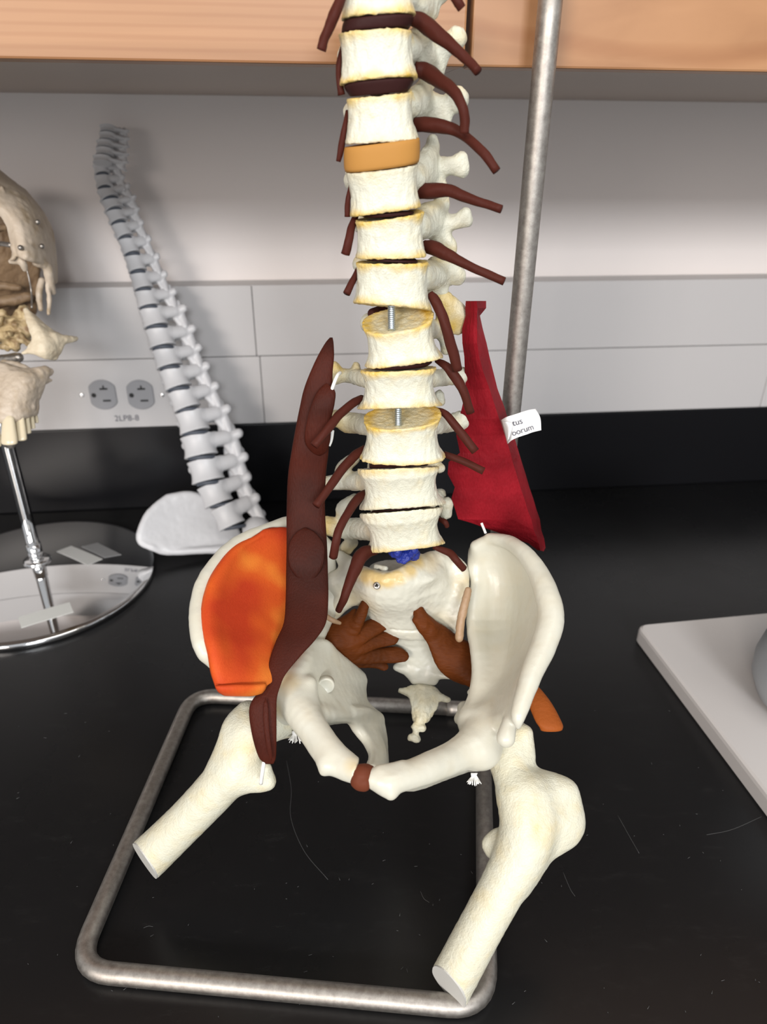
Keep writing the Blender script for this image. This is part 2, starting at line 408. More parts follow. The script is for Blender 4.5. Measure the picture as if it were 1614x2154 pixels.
M_wood = mat('maple', (.7, .42, .2), .42)
def wood(m, stretch, knots=True):
    b = m.node_tree.nodes['Principled BSDF']; v = coords(m, stretch)
    t = nd(m, 'ShaderNodeTexNoise', Scale=9.0, Detail=6.0, Distortion=1.2); lk(m, v, t.inputs['Vector'])
    wv = nd(m, 'ShaderNodeTexWave', Scale=5.0, Distortion=9.0, Detail=3.0); wv.bands_direction = 'Z'; wv.inputs['Detail Scale'].default_value = 1.2; lk(m, v, wv.inputs['Vector'])
    c = ramp_col(m, t.outputs[0], [(.3, (.30, .142, .060)), (.5, (.345, .170, .074)), (.72, (.385, .195, .088))])
    d = ramp_col(m, wv.outputs[0], [(.0, (.72, .56, .42)), (.10 if knots else .5, (1, 1, 1)), (1, (1, 1, 1))])
    lk(m, mixc(m, .45 if knots else .3, c, d, 'MULTIPLY'), b.inputs['Base Color']); wv.inputs['Scale'].default_value = 1.6 if knots else 14.0; wv.inputs['Distortion'].default_value = 7.0 if knots else 3.0
wood(M_wood, (.25, 1, 5), False)
M_wood2 = mat('maple_figured', (.7, .42, .2), .42); wood(M_wood2, (1.0, 1, 3.6))
M_counter = mat('black_epoxy', (.012, .012, .013), .22)
def counter(m):
    b = m.node_tree.nodes['Principled BSDF']; v = coords(m)
    t = nd(m, 'ShaderNodeTexNoise', Scale=7.0, Detail=6.0, Roughness=.6); lk(m, v, t.inputs['Vector'])
    mr = nd(m, 'ShaderNodeMapRange'); lk(m, t.outputs[0], mr.inputs[0]); mr.inputs[1].default_value = .3; mr.inputs[2].default_value = .7; mr.inputs[3].default_value = .24; mr.inputs[4].default_value = .33; lk(m, mr.outputs[0], b.inputs['Roughness'])
    # fine smears of grey dust and rubbed scratches
    v2 = coords(m, (1, 3.4, 1)); t2 = nd(m, 'ShaderNodeTexNoise', Scale=38.0, Detail=8.0, Roughness=.75); lk(m, v2, t2.inputs['Vector'])
    d = ramp_col(m, t2.outputs[0], [(.55, (.0075, .0075, .008)), (.85, (.016, .016, .016))])
    lk(m, d, b.inputs['Base Color']); b.inputs['Specular IOR Level'].default_value = .32
counter(M_counter)

# ------------------------------------------------------------------ room: counter, wall, cabinets
WK = 0.1145; WANG = math.atan(WK); WC = 1.978*H        # wall direction in plan
wu = np.array([math.cos(WANG), math.sin(WANG), 0]); wn = np.array([-math.sin(WANG), math.cos(WANG), 0])
W0 = np.array([0, WC, 0])                              # point on face of raceway / backsplash
def WP(a, d, z): return W0+wu*a+wn*d+np.array([0, 0, z])   # along wall, depth behind face, height
def wbox(a0, a1, d0, d1, z0, z1, bev=0): return box(WP((a0+a1)/2, (d0+d1)/2, (z0+z1)/2), (a1-a0, d1-d0, z1-z0), WANG, bev)
def wall_hit(px, py, d=0):
    r = R@np.array([px-CX, py-CY, F_PX]); o = np.array([0, 0, H]); t = ((W0+wn*d-o)@wn)/(r@wn); p = o+r*t
    return (p-W0)@wu, p[2]
v, f = wbox(-1500, 1500, 32, 60, -900, 1500); mk('wall_back', v, f, M_wall, smooth=False, props=dict(kind='structure'))
v, f = box((0, 100, -915), (3400, 2600, 30)); mk('floor', v, f, M_race, smooth=False, props=dict(kind='structure'))
ct = empty('countertop', (0, 500, -32), label='scratched black epoxy lab countertop under all the models', cat='countertop')
v, f = wbox(-1300, 1300, -770, 14, -32, 0, 2); mk('worktop', v, f, M_counter, ct, smooth=False)
v, f = wbox(-1300, 1300, 0, 20, 0.2, 102, 1.2); mk('backsplash', v, f, mat('backsplash_epoxy', (.006, .006, .007), .3, spec=.15), smooth=False, props=dict(label='black epoxy backsplash strip standing along the wall under the grey raceway', cat='backsplash'))
bc = empty('base_cabinet', (0, 500, -900), label='maple base cabinet under the black countertop', cat='cabinet')
v, f = wbox(-1280, 1280, -730, 10, -900, -32, 2); mk('cabinet_body', v, f, M_wood, bc, smooth=False)
rw = empty('wall_raceway', WP(0, 16, 102), label='pale grey metal service raceway on the wall above the backsplash, with power outlets', cat='wiring raceway')
ZB, ZM, ZT = 102, 181, 257
a_s1 = wall_hit(535, 680)[0]; a_s2 = wall_hit(552, 820)[0]; a_s3 = wall_hit(1606, 830)[0]
mk('back_channel', *wbox(-1300, 1300, 4, 31.5, ZB+.4, ZT-.3, .8), M_seam, rw, smooth=False)
def panel(a0, a1, z0, z1): mk('cover_panel', *wbox(a0+.3, a1-.3, 0, 4, z0, z1, .8), M_race, rw, smooth=False)
panel(-1300, a_s1, ZM+.6, ZT); panel(a_s1, 1300, ZM+.6, ZT)
panel(-1300, a_s2, ZB+.8, ZM-.2); panel(a_s2, a_s3, ZB+.8, ZM-.2); panel(a_s3, 1300, ZB+.8, ZM-.2)
mk('top_ledge', *wbox(-1300, 1300, 3.6, 31.5, ZT-1.5, ZT, .3), M_race, rw, smooth=False)
def outlet(px, py):
    a, z = wall_hit(px, py); n = 40; pts = []
    for i in range(n):
        th = 2*math.pi*i/n; x = 17*math.cos(th); y = 17*math.sin(th)*1.0; x = max(-14.2, min(14.2, x)); pts.append((x, y))
    rings = [np.array([WP(a+x*s, d, z+y*s) for x, y in pts]) for s, d in ((1, 1), (1, -1.2), (.95, -1.8))]
    o = mk('outlet', *loft(rings), M_outlet, rw, smooth=False)
    mk('slot', *merge([wbox(a-1+sx-4.2, a-1+sx+4.2, -2.1, -1.0, z+sz-1.0, z+sz+1.0) for sx, sz in ((3, 7), (4.5, -6.5))]+[wbox(a+1.2, a+2.8, -2.1, -1.0, z+6, z+11)]), M_black, o, smooth=False)
    c = WP(a-9.5, -1.5, z); ang = np.arange(16)*math.pi/8
    mk('ground_hole', *loft([np.array([c+wn*d+wu*2.6*math.cos(q)+np.array([0, 0, 2.6*math.sin(q)]) for q in ang]) for d in (0, -.6)]), M_black, o, smooth=False)
outlet(217, 830); outlet(296, 830)
def screw_at(px, py, r=2.6):
    a, z = wall_hit(px, py); c = WP(a, 0, z); ang = np.arange(16)*math.pi/8
    s = mk('screw', *loft([np.array([c+wn*d+wu*r*k*math.cos(q)+np.array([0, 0, r*k*math.sin(q)]) for q in ang]) for d, k in ((.5, 1), (-.5, 1), (-1.1, .75), (-1.2, .3))]), M_chrome, rw)
screw_at(172, 831); screw_at(341, 831)
def text(name, s, size, mw, m, parent, ext=.0001, props=None):
    cu = bpy.data.curves.new(name, 'FONT'); cu.body = s; cu.size = size; cu.extrude = ext; cu.align_x = 'CENTER'; cu.align_y = 'CENTER'; cu.offset = 0
    o = bpy.data.objects.new(name, cu); scene.collection.objects.link(o); dg = bpy.context.evaluated_depsgraph_get()
    me = bpy.data.meshes.new_from_object(o.evaluated_get(dg)); bpy.data.objects.remove(o); me.transform(mw)
    me.transform(Matrix.Translation(-Vector(np.array(parent['_o'])/1000))); me.materials.clear(); me.materials.append(m)
    o = bpy.data.objects.new(name, me); scene.collection.objects.link(o); o.parent = parent; o['_o'] = list(parent['_o'])
    if props: setprops(o, **props)
    return o
def frame(o, x, y):
    x = np.array(x, float); x /= np.linalg.norm(x); y = np.array(y, float); y = y-x*(x@y); y /= np.linalg.norm(y); z = np.cross(x, y)
    return Matrix(((x[0], y[0], z[0], o[0]/1000), (x[1], y[1], z[1], o[1]/1000), (x[2], y[2], z[2], o[2]/1000), (0, 0, 0, 1)))
a, z = wall_hit(267, 880); text('circuit_marking', '2LP8-8', .0096, frame(WP(a, -.15, z), wu, (0, 0, 1)), M_ink, rw)

# upper cabinets
CD0 = -365; CZ = 431
def cab(a0, a1, m, lab):
    c = empty('wall_cabinet', WP((a0+a1)/2, -170, CZ), label=lab, cat='cabinet')
    mk('cabinet_body', *wbox(a0, a1, CD0+20, 31.5, CZ, CZ+700, .5), M_under, c, smooth=False)
    mk('door', *wbox(a0+1.5, a1-1.5, CD0, CD0+19, CZ-1, CZ+698, 1.2), m, c, smooth=False)
def cab_hit(px, py):
    return wall_hit(px, py, CD0)
ag = cab_hit(988, 60)[0]
cab(-1290, ag, M_wood, 'maple wall cabinet with straight grain, left of the gap between the doors')
cab(ag, 1290, M_wood2, 'maple wall cabinet with wavy figured grain, right of the gap between the doors')
print('cabinet bottom px', proj(WP(-700, CD0, CZ)), proj(WP(600, CD0, CZ)), 'wall line', proj(WP(0, 32, CZ)))

# ------------------------------------------------------------------ stand of the spine model
def G(px, py, z=0):
    r = R@np.array([px-CX, py-CY, F_PX]); t = (z-H)/r[2]; return np.array([0, 0, H])+r*t
RB = 5.5
BL, BR, FL, FR = G(405, 1462, RB), G(1015, 1493, RB), G(157, 2040, RB), G(1026, 2122, RB)
def rounded(pts, r, closed_ends):
    out = []
    for i, p in enumerate(pts):
        if (i == 0 or i == len(pts)-1): out.append(p); continue
        a = pts[i-1]-p; b = pts[i+1]-p; a /= np.linalg.norm(a); b /= np.linalg.norm(b)
        for k in range(9):
            s = k/8; out.append(p+a*r*(1-s)**2+b*r*s**2)
    return out
st = empty('model_stand', (BL+BR+FL+FR)/4*[1, 1, 0], label='bent steel rod stand, square floor frame and tall upright, carrying the coloured spine model', cat='stand')
start = (BL+BR)/2+(BR-BL)*.49
path = rounded([BR+(BL-BR)*.06, BL, FL, FR, BR, BR+(BL-BR)*.05], 20, True)
path = rounded([BR+(BL-BR)*.10, BL, FL, FR, BR+np.array([0, -1., 0])], 20, True)
mk('base_frame', *tube(path, RB, 20, sub=1), M_steel, st)
up_top = BR+np.array([0, 0, 480.0])
pole = [BR+(BL-BR)*.12, BR+(BL-BR)*.04+[0, 0, 1], BR+[0, 0, 10], BR+[0, 0, 30], BR+[0, 0, 120], BR+[0, 0, 300], up_top]
mk('upright_rod', *tube(pole, RB+.4, 20, sub=4), M_steel, st)

# ------------------------------------------------------------------ coloured spine and pelvis model
SP = empty('spine_model', P(850, 1300, 1.05)*[1, 1, 0]+[0, 0, 12], label='cream plastic spine and pelvis model with dark red muscles and brown nerves on steel stand', cat='anatomical model')
def bodyspec(Lt, Rt, Lb, Rb, dt, db, yc=.88, bfac=.72, pw=2.6):
    def PC(p): return P(p[0], p[1], T(p[1], yc))
    lt, rt, lb, rb = map(PC, (Lt, Rt, Lb, Rb)); ct_, cb = (lt+rt)/2, (lb+rb)/2
    right = (rt-lt)+(rb-lb); right /= np.linalg.norm(right); up = ct_-cb; hgt = np.linalg.norm(up); up /= hgt
    fwd = np.cross(up, right); fwd = fwd if fwd[1] < 0 else -fwd; fwd /= np.linalg.norm(fwd)
    aT, aB = np.linalg.norm(rt-lt)/2, np.linalg.norm(rb-lb)/2
    def plane(c, rv, a, drop):
        b = a*bfac; fp = c+fwd*b; x0, y0 = proj(c); x1, y1 = proj(fp); tt = (R.T@(fp-[0, 0, H]))[2]/H
        s = mm((y1-y0)-drop, tt)/max(.5, R.T[1]@np.array([0, 0, -1.0])*1.0)
        fv = fwd*b+up*s; n = np.cross(rv, fv); n /= np.linalg.norm(n)
        return n if n@up > 0 else -n
    nT = plane(ct_, rt-lt, aT, dt); nB = plane(cb, rb-lb, aB, db)
    return dict(ct=ct_, cb=cb, right=right, up=up, fwd=fwd, aT=aT, aB=aB, nT=nT, nB=nB, h=hgt, bfac=bfac, pw=pw)
def body_prim(fd, s, waist=.09, dishT=1.0, dishB=1.0, k=1.2):
    C0 = (s['ct']+s['cb'])/2; Bm = np.linalg.inv(np.stack([s['right'], s['fwd'], (s['ct']-s['cb'])/2], 1))
    def fn(p):
        q = (p-C0)@Bm.T; u, v_, w_ = q[..., 0], q[..., 1], q[..., 2]; wc = np.clip(w_, -1.3, 1.3)
        a = s['aB']+(s['aT']-s['aB'])*(wc+1)/2; a = a*(1-waist*np.clip(1-np.abs(wc)**2.2, 0, 1)); b = a*s['bfac']
        rr = (np.abs(u/a)**s['pw']+np.abs(v_/b)**s['pw'])**(1/s['pw']); d = (rr-1)*b
        ds = np.clip(1-rr**4, 0, 1)
        d1 = (p-s['ct'])@s['nT']+dishT*ds; d2 = -((p-s['cb'])@s['nB'])+dishB*ds
        def smax(x, y, kk=1.0): hh = np.maximum(kk-np.abs(x-y), 0)/kk; return np.maximum(x, y)+hh*hh*kk*.25
        return smax(smax(d, d1), d2)
    e = max(s['aT'], s['aB'])+s['h']*.8; fd.add(fn, C0-e, C0+e, k)
def rim_stain(s, aT=.8, aB=.8, extra=()):
    def fn(v):
        n1 = noise(v, 5)*.5+.5; n2 = noise(v+31, 1.7)*.5+.5
        d1 = np.abs((v-s['ct'])@s['nT']); d2 = np.abs((v-s['cb'])@s['nB'])
        r = np.linalg.norm((v-(s['ct']+s['cb'])/2)-np.outer((v-(s['ct']+s['cb'])/2)@s['up'], s['up']), axis=1)
        m = np.where(r < max(s['aT'], s['aB'])*1.08, 1, .35)*np.clip((r/max(s['aT'], s['aB'])-.42)/.3, .28+.3*n2, 1)
        o = (aT*np.clip(1.4-d1/(1.5+3.6*n1), 0, 1)+aB*np.clip(1.4-d2/(1.2+3.2*n1), 0, 1))*m*(.6+.4*n2)
        for c, rad, amt in extra: o = o+amt*np.clip(1-np.linalg.norm(v-c, axis=1)/rad, 0, 1)*(.6+.4*n1)
        return np.clip(o, 0, 1)
    return fn
TY = .955
def proc(pts, yc=TY): return [(x, y, T(y, yc if len(rest) == 0 else rest[0]), r) for x, y, r, *rest in pts]
VERT = [
 # left/right corners above and below, front drop above/below, rim stain, process chains (x, y, r, [yc])
 ((716, -60), (868, -66), (716, 46), (878, 35), -14, -9, .5, .8, [[(862, -10, 26, .91), (905, -8, 26), (930, -25, 24)], [(880, 15, 22, .92), (905, 25, 18)]]),
 ((712, 70), (868, 62), (712, 184), (883, 167), -8, -8, .8, .9, [[(855, 100, 30, .915), (895, 100, 27), (935, 93, 18), (960, 80, 22)], [(888, 75, 24, .93), (895, 45, 18)], [(895, 120, 24, .94), (915, 150, 15), (905, 178, 12)], [(930, 110, 18), (925, 150, 10)]]),
 ((727, 205), (868, 190), (724, 305), (883, 294), 0, 2, .8, .2, [[(858, 220, 30, .915), (895, 218, 26), (935, 222, 19), (962, 210, 25)], [(888, 195, 20, .93), (900, 168, 14)], [(910, 240, 18), (935, 250, 15), (925, 272, 8)]]),
 ((725, 359), (882, 340), (735, 458), (888, 437), 6, 3, .15, .9, [[(868, 375, 32, .912), (905, 360, 26), (938, 350, 16), (970, 335, 11)], [(890, 345, 22, .93), (908, 318, 18), (910, 295, 12)], [(938, 350, 14), (972, 360, 11)], [(971, 332, 11), (975, 348, 11), (973, 362, 9)], [(910, 380, 18), (932, 400, 14), (926, 425, 14)]]),
 ((745, 462), (893, 441), (745, 544), (898, 540), 7, 6, 1.0, .8, [[(878, 475, 30, .912), (915, 470, 25), (948, 468, 14), (978, 452, 11)], [(895, 448, 20, .93), (928, 435, 17), (936, 418, 10)], [(948, 470, 12), (983, 468, 8)], [(980, 450, 11), (985, 466, 8)], [(915, 485, 18), (946, 512, 14), (952, 530, 9)]]),
 ((746, 549), (902, 549), (740, 639), (909, 655), 5, 0, 1.0, .8, [[(885, 580, 32, .912), (925, 578, 26), (960, 576, 17)], [(915, 560, 20), (945, 556, 17), (965, 585, 14)], [(905, 600, 18), (930, 612, 14)]]),
 ((759, 684), (914, 658), (764, 774), (935, 752), 27, 10, 1.0, .7, [[(918, 618, 10), (934, 640, 19), (935, 680, 16), (940, 735, 12)], [(938, 632, 17), (962, 655, 19), (978, 676, 13), (988, 683, 7)], [(945, 660, 20), (965, 690, 14)], [(895, 690, 24, .92), (925, 695, 16)]]),
 ((757, 777), (920, 770), (750, 862), (932, 855), 7, 4, 1.0, .7, [[(778, 798, 20, .92), (738, 791, 15), (715, 788, 14), (704, 782, 16)], [(702, 772, 11), (706, 795, 13)], [(900, 798, 18, .92), (940, 793, 18), (972, 790, 18)], [(750, 770, 9)], [(925, 830, 10), (928, 845, 9)]]),
 ((762, 882), (930, 867), (751, 965), (938, 963), 28, 19, 1.0, .8, [[(785, 895, 24, .92), (740, 888, 20), (708, 880, 18), (697, 880, 16)], [(750, 898, 12), (728, 900, 10)], [(905, 895, 20, .92), (945, 890, 19), (970, 884, 20)]]),
 ((752, 985), (925, 979), (755, 1074), (940, 1062), 3, 3, .6, .2, [[(780, 1012, 22, .92), (730, 1012, 19), (690, 1016, 15), (672, 1016, 15)], [(745, 965, 13), (720, 985, 14), (716, 1000, 10)], [(926, 985, 11)]]),
 ((757, 1079), (932, 1065), (771, 1164), (938, 1145), 2, 4, .15, .7, [[(790, 1112, 26, .92), (735, 1112, 22), (700, 1108, 21), (686, 1105, 20)], [(745, 1050, 12), (722, 1068, 14), (718, 1085, 10)], [(940, 1060, 14), (938, 1080, 13)], [(740, 1140, 14), (722, 1165, 14), (728, 1182, 12)]]),
]
specs = []
for i, (Lt, Rt, Lb, Rb, dt, db, sT, sB, procs) in enumerate(VERT):
    s = bodyspec(Lt, Rt, Lb, Rb, dt, db); specs.append(s); fd = Field(.75)
    body_prim(fd, s, waist=.17 if i > 5 else .10, dishT=1.4, dishB=1.0)
    c = (s['ct']+s['cb'])/2-s['fwd']*s['aT']*s['bfac']; w_ = s['aT']
    back = -s['fwd']
    for sg in (-1, 1):        # pedicles, laminae
        fd.cap(c+s['right']*sg*w_*.55+s['up']*2, c+s['right']*sg*w_*.6+back*10+s['up']*2, w_*.22, w_*.2, 3)
        fd.cap(c+s['right']*sg*w_*.6+back*10+s['up']*2, c+back*20-s['up']*4, w_*.2, w_*.18, 3)
        if i < 7 and sg < 0: fd.cap(c+s['right']*sg*w_*.6+back*10+s['up']*3, c+s['right']*sg*w_*.85+back*18+s['up']*4, 4, 5, 3)
        if i >= 9 and sg > 0: fd.cap(c+s['right']*sg*w_*.6+back*10, c+s['right']*sg*w_*1.0+back*22, 4, 4, 3)
    fd.cap(c+back*20-s['up']*4, c+back*34-s['up']*(16 if i < 7 else 6), 4.5, 3.5, 3)
    for ch in procs:
        fd.chain(proc(ch), 3)
    extra = []
    if i == 10: extra = [(P(682, 1102, T(1102, TY)), 14, 1.3), (P(735, 1150, T(1150, TY)), 8, .8)]
    if i == 9: extra = [(P(667, 1016, T(1016, TY)), 9, 1.1), (P(740, 1005, T(1005, TY)), 8, .5)]
    if i == 8: extra = [(P(735, 895, T(895, TY)), 18, .6), (P(695, 880, T(880, TY)), 9, .7)]
    if i == 7: extra = [(P(705, 775, T(775, TY)), 10, .8), (P(760, 790, T(790, TY)), 8, .5)]
    if i == 6: extra = [(P(935, 660, T(660, TY)), 13, 1.3), (P(965, 685, T(685, TY)), 9, 1.1), (P(930, 625, T(625, TY)), 9, 1.1)]
    v, f, stn = fd.mesh(.30, 1.7, rim_stain(s, sT, sB, extra), zs=.42); mk('vertebra', v, f, M_bone, SP, stn)

def disc(top, bot, m, grow, lab=None):
    """disc between lower face of specs[top] and upper face of specs[bot]"""
    a, b = specs[top], specs[bot]; ang = np.arange(40)*2*math.pi/40; rings = []
    for k in range(9):
        s = k/8; c = a['cb']*(1-s)+b['ct']*s; up_ = (b['ct']-a['cb']); r = (a['aB']*(1-s)+b['aT']*s)*(grow*(1-.03*abs(2*s-1)**4))
        n = a['nB']*(1-s)+b['nT']*s; rv = b['right']; fv = np.cross(n, rv); fv = fv if fv@a['fwd'] > 0 else -fv
        cs, sn = np.cos(ang), np.sin(ang); p = 2.5; cs = np.sign(cs)*np.abs(cs)**(2/p); sn = np.sign(sn)*np.abs(sn)**(2/p)
        rings.append(c+cs[:, None]*rv*r+sn[:, None]*fv*r*.74)
    return mk('intervertebral_disc', *loft(rings), m, SP, props=dict(label=lab) if lab else None)
disc(0, 1, M_disc, .93); disc(1, 2, M_disc, .88)
disc(2, 3, M_odisc, 1.02, 'ochre yellow disc')
for a_, b_ in ((3, 4), (4, 5), (6, 7), (8, 9), (9, 10)): disc(a_, b_, M_disc, .72)

# threaded rods in the two open gaps
def threaded(p0, p1, r):
    d = p1-p0; L = np.linalg.norm(d); n = int(L/.16); pts = [p0+d*i/n for i in range(n+1)]
    rad = [r*(1-.16*abs(((i*.16/.95) % 1)*2-1)) for i in range(n+1)]
    return tube(pts, rad, 16, sub=1)
for px, y0, y1 in ((824, 640, 694), (838, 856, 896)):
    tt = T((y0+y1)/2, .865); mk('threaded_rod', *threaded(P(px, y0, tt), P(px, y1, tt), 2.0), M_zinc, SP)
# spinal cord in the canal
pts = [P((VERT[i][0][0]+VERT[i][1][0])/2+5, (VERT[i][0][1]+VERT[i][3][1])/2, T((VERT[i][0][1]+VERT[i][3][1])/2, .955)) for i in range(11)]
mk('spinal_cord', *tube(pts, 4.5, 16), M_cord, SP)
fd = Field(.8); fd.chain([(786, 660, T(655, .94), 13), (820, 650, T(655, .95), 10), (870, 656, T(655, .94), 7)], 2); v, f, _ = fd.mesh(.3, 3); mk('spinal_nerve', v, f, M_cord, SP)

# nerves: (x, y, r px, yc)
NV = [
 [(862, 36, 13, .90), (893, 50, 17, .90), (925, 76, 15, .89), (955, 100, 12, .88), (985, 128, 10, .87), (1006, 150, 9.5, .86)],
 [(872, 145, 14, .91), (900, 153, 17, .91), (930, 173, 14, .89), (957, 195, 12, .87), (973, 225, 10.5, .86), (978, 255, 10.5, .86), (977, 281, 10, .86)],
 [(875, 262, 14, .91), (905, 263, 15, .90), (940, 268, 13, .89), (976, 285, 10, .88), (1016, 320, 10, .86), (1045, 360, 9, .85)],
 [(880, 403, 14, .91), (905, 402, 16, .90), (940, 400, 13, .89), (975, 413, 11, .88), (1015, 427, 9, .87), (1055, 440, 8.5, .86)],
 [(895, 518, 13, .91), (915, 523, 15, .90), (940, 535, 13, .89), (970, 551, 10, .88), (1015, 572, 9, .87), (1061, 592, 8.5, .86)],
 [(905, 618, 8, .885), (915, 632, 11, .88), (927, 655, 11, .875), (939, 690, 11, .87), (951, 733, 11.5, .87), (963, 779, 10.5, .87)],
 [(918, 758, 5, .90), (938, 770, 9, .89), (958, 793, 11, .885), (976, 825, 9.5, .88), (990, 868, 9, .88)],
 [(918, 860, 4, .90), (938, 872, 8, .89), (967, 906, 9, .88), (1000, 950, 9, .87)],
 [(934, 955, 7, .90), (974, 970, 7.5, .89), (1018, 991, 8, .88)],
 [(925, 1092, 5, .92), (936, 1098, 6, .91), (941, 1108, 5, .91)],
 [(912, 1150, 5, .88), (945, 1163, 8, .87), (960, 1178, 8, .86), (976, 1197, 7.5, .86)],
 [(950, -12, 8, .88), (962, 2, 10, .87), (972, 18, 9, .87)],
 [(722, -15, 10, .86), (706, 25, 12, .85), (694, 55, 11, .85), (683, 80, 10, .85), (676, 106, 10, .85)],
 [(725, 90, 7, .89), (714, 130, 6, .88), (713, 165, 6, .88), (719, 200, 8, .88)],
 [(733, 235, 6, .89), (725, 270, 6, .88), (718, 310, 7, .88), (712, 340, 5, .88)],
 [(742, 380, 6, .89), (734, 410, 5, .88), (731, 435, 6, .88), (731, 456, 6, .88)],
 [(750, 450, 6, .89), (741, 475, 8, .88), (734, 505, 9, .87), (727, 535, 9.5, .87)],
 [(755, 565, 6, .89), (743, 590, 7, .88), (729, 618, 8, .87)],
 [(762, 838, 8, .90), (740, 850, 9, .88), (715, 872, 9.5, .86), (690, 902, 9.5, .835), (661, 938, 9, .82)],
 [(768, 942, 7, .90), (745, 960, 10, .88), (722, 985, 10, .86), (691, 1028, 9, .83), (665, 1064, 9, .81)],
 [(770, 1036, 7, .89), (752, 1050, 10, .87), (732, 1080, 9, .84), (716, 1108, 9, .82), (707, 1140, 9, .81), (701, 1172, 9, .81)],
 [(792, 1158, 9, .88), (765, 1164, 15, .86), (750, 1190, 14, .84), (736, 1225, 11, .82), (724, 1258, 9, .81), (712, 1285, 7, .81)],
]
for q in NV:
    mk('spinal_nerve', *tube([P(x, y, T(y, yc)) for x, y, r, yc in q], [mm(r, T(y, yc)) for x, y, r, yc in q], 16, sub=5, rough=.07), M_nerve, SP)

# ---- sacrum and coccyx
fd = Field(.8)
fd.sheet([[(765, 1212, 1.035, 5), (810, 1224, 1.02, 6), (850, 1215, 1.02, 6), (885, 1192, 1.04, 5), (925, 1180, 1.07, 4.5), (965, 1195, 1.08, 4)],
          [(755, 1240, 1.06, 5), (800, 1252, 1.035, 6), (850, 1255, 1.035, 6), (900, 1240, 1.05, 5), (940, 1240, 1.07, 4.5), (970, 1245, 1.075, 4)],
          [(785, 1280, 1.08, 5), (810, 1285, 1.065, 5), (850, 1290, 1.065, 5), (890, 1285, 1.07, 5), (925, 1290, 1.08, 4), (960, 1300, 1.075, 4)],
          [(815, 1325, 1.10, 4), (835, 1325, 1.09, 5), (860, 1330, 1.09, 5), (885, 1330, 1.09, 5), (915, 1335, 1.10, 4), (950, 1340, 1.085, 3)]], 5, 3, 2)
fd.sheet([[(812, 1320, 1.11, 3), (850, 1325, 1.10, 4.5), (892, 1325, 1.105, 4), (925, 1335, 1.10, 3)],
          [(838, 1360, 1.12, 3), (858, 1362, 1.115, 4.5), (890, 1365, 1.115, 4), (915, 1370, 1.12, 3)],
          [(850, 1395, 1.125, 3), (870, 1398, 1.12, 4), (895, 1400, 1.12, 4), (918, 1405, 1.12, 3)],
          [(872, 1430, 1.12, 3), (882, 1430, 1.12, 3.5), (898, 1432, 1.12, 3.5), (912, 1432, 1.12, 3)]], 4, 3, 2)
fd.chain([(835, 1404, 1.12, 8), (870, 1412, 1.12, 12)], 3); fd.chain([(905, 1415, 1.12, 12), (948, 1423, 1.11, 6)], 3)
# left ala
fd.chain([(790, 1225, 1.04, 22), (745, 1215, 1.07, 24), (708, 1225, 1.08, 26)], 5); fd.chain([(760, 1240, 1.07, 20), (715, 1270, 1.075, 20), (705, 1290, 1.075, 14)], 5)
fd.chain([(790, 1300, 1.12, 16), (760, 1320, 1.12, 14)], 3); fd.chain([(735, 1190, 1.08, 20), (715, 1170, 1.09, 12)], 4)
fd.chain([(865, 1228, 1.045, 22), (915, 1225, 1.062, 22)], 5)
# promontory disc face
C0 = P(845, 1192, 1.055); rv = P(925, 1178, 1.055)-C0; fv = P(810, 1216, 1.02)-C0; nn = np.cross(rv, fv); nn /= np.linalg.norm(nn)
fd.ell(C0+np.array([0, 5., -7.]), [rv*.85, fv*.8, nn*5], 5)
fd.chain([(880, 1190, 1.05, 18), (905, 1200, 1.06, 20)], 6)
fd.chain([(762, 1199, 1.045, 9), (788, 1215, 1.02, 9), (822, 1214, 1.01, 9), (855, 1197, 1.02, 9), (880, 1172, 1.045, 9)], 2.5)
fd.chain([(800, 1192, 1.035, 10), (830, 1185, 1.04, 11), (850, 1175, 1.045, 9)], 2, 's'); fd.chain([(790, 1190, 1.04, 5), (812, 1196, 1.03, 6)], 2)
fd.chain([(905, 1175, 1.06, 12), (940, 1172, 1.075, 14), (972, 1205, 1.075, 12), (970, 1250, 1.07, 10)], 5)
for y, xl, xr in ((1284, 800, 890), (1327, 825, 893), (1364, 842, 897), (1402, 858, 905)):
    tf = {1284: 1.048, 1327: 1.074, 1364: 1.101, 1402: 1.106}[y]
    fd.chain([(xl, y-4, tf, 2.0), ((xl+xr)/2, y, tf-.001, 2.4), (xr, y-2, tf, 2.0)], 1.5, 's')
fd.chain([(892, 1275, 1.03, 9), (905, 1290, 1.05, 10), (920, 1305, 1.05, 8)], 3, 's')
def sst(v):
    n1 = noise(v, 6)*.5+.5; o = np.zeros(len(v))
    for a_, r_, amt in ((P(775, 1208, 1.02), 7, 2), (P(792, 1217, 1.01), 6.5, 2), (P(815, 1217, 1.0), 6.5, 2), (P(838, 1209, 1.0), 6.5, 2), (P(858, 1196, 1.01), 6.5, 2), (P(873, 1180, 1.03), 7, 2), (P(900, 1175, 1.04), 9, .7), (P(760, 1205, 1.02), 9, .8), (P(980, 1220, 1.06), 9, .7), (P(985, 1245, 1.06), 8, .7), (P(745, 1275, 1.05), 16, .6), (P(925, 1310, 1.06), 10, .5), (P(710, 1295, 1.06), 10, .7)):
        o = np.maximum(o, amt*np.clip(1.2-np.linalg.norm(v-a_, axis=1)/r_, 0, 1)*(.4+.6*n1))
    return np.minimum(o, 1)*.85
v, f, stn = fd.mesh(.18, 2.2, sst); sac = mk('sacrum', v, f, M_bone_s, SP, stn)
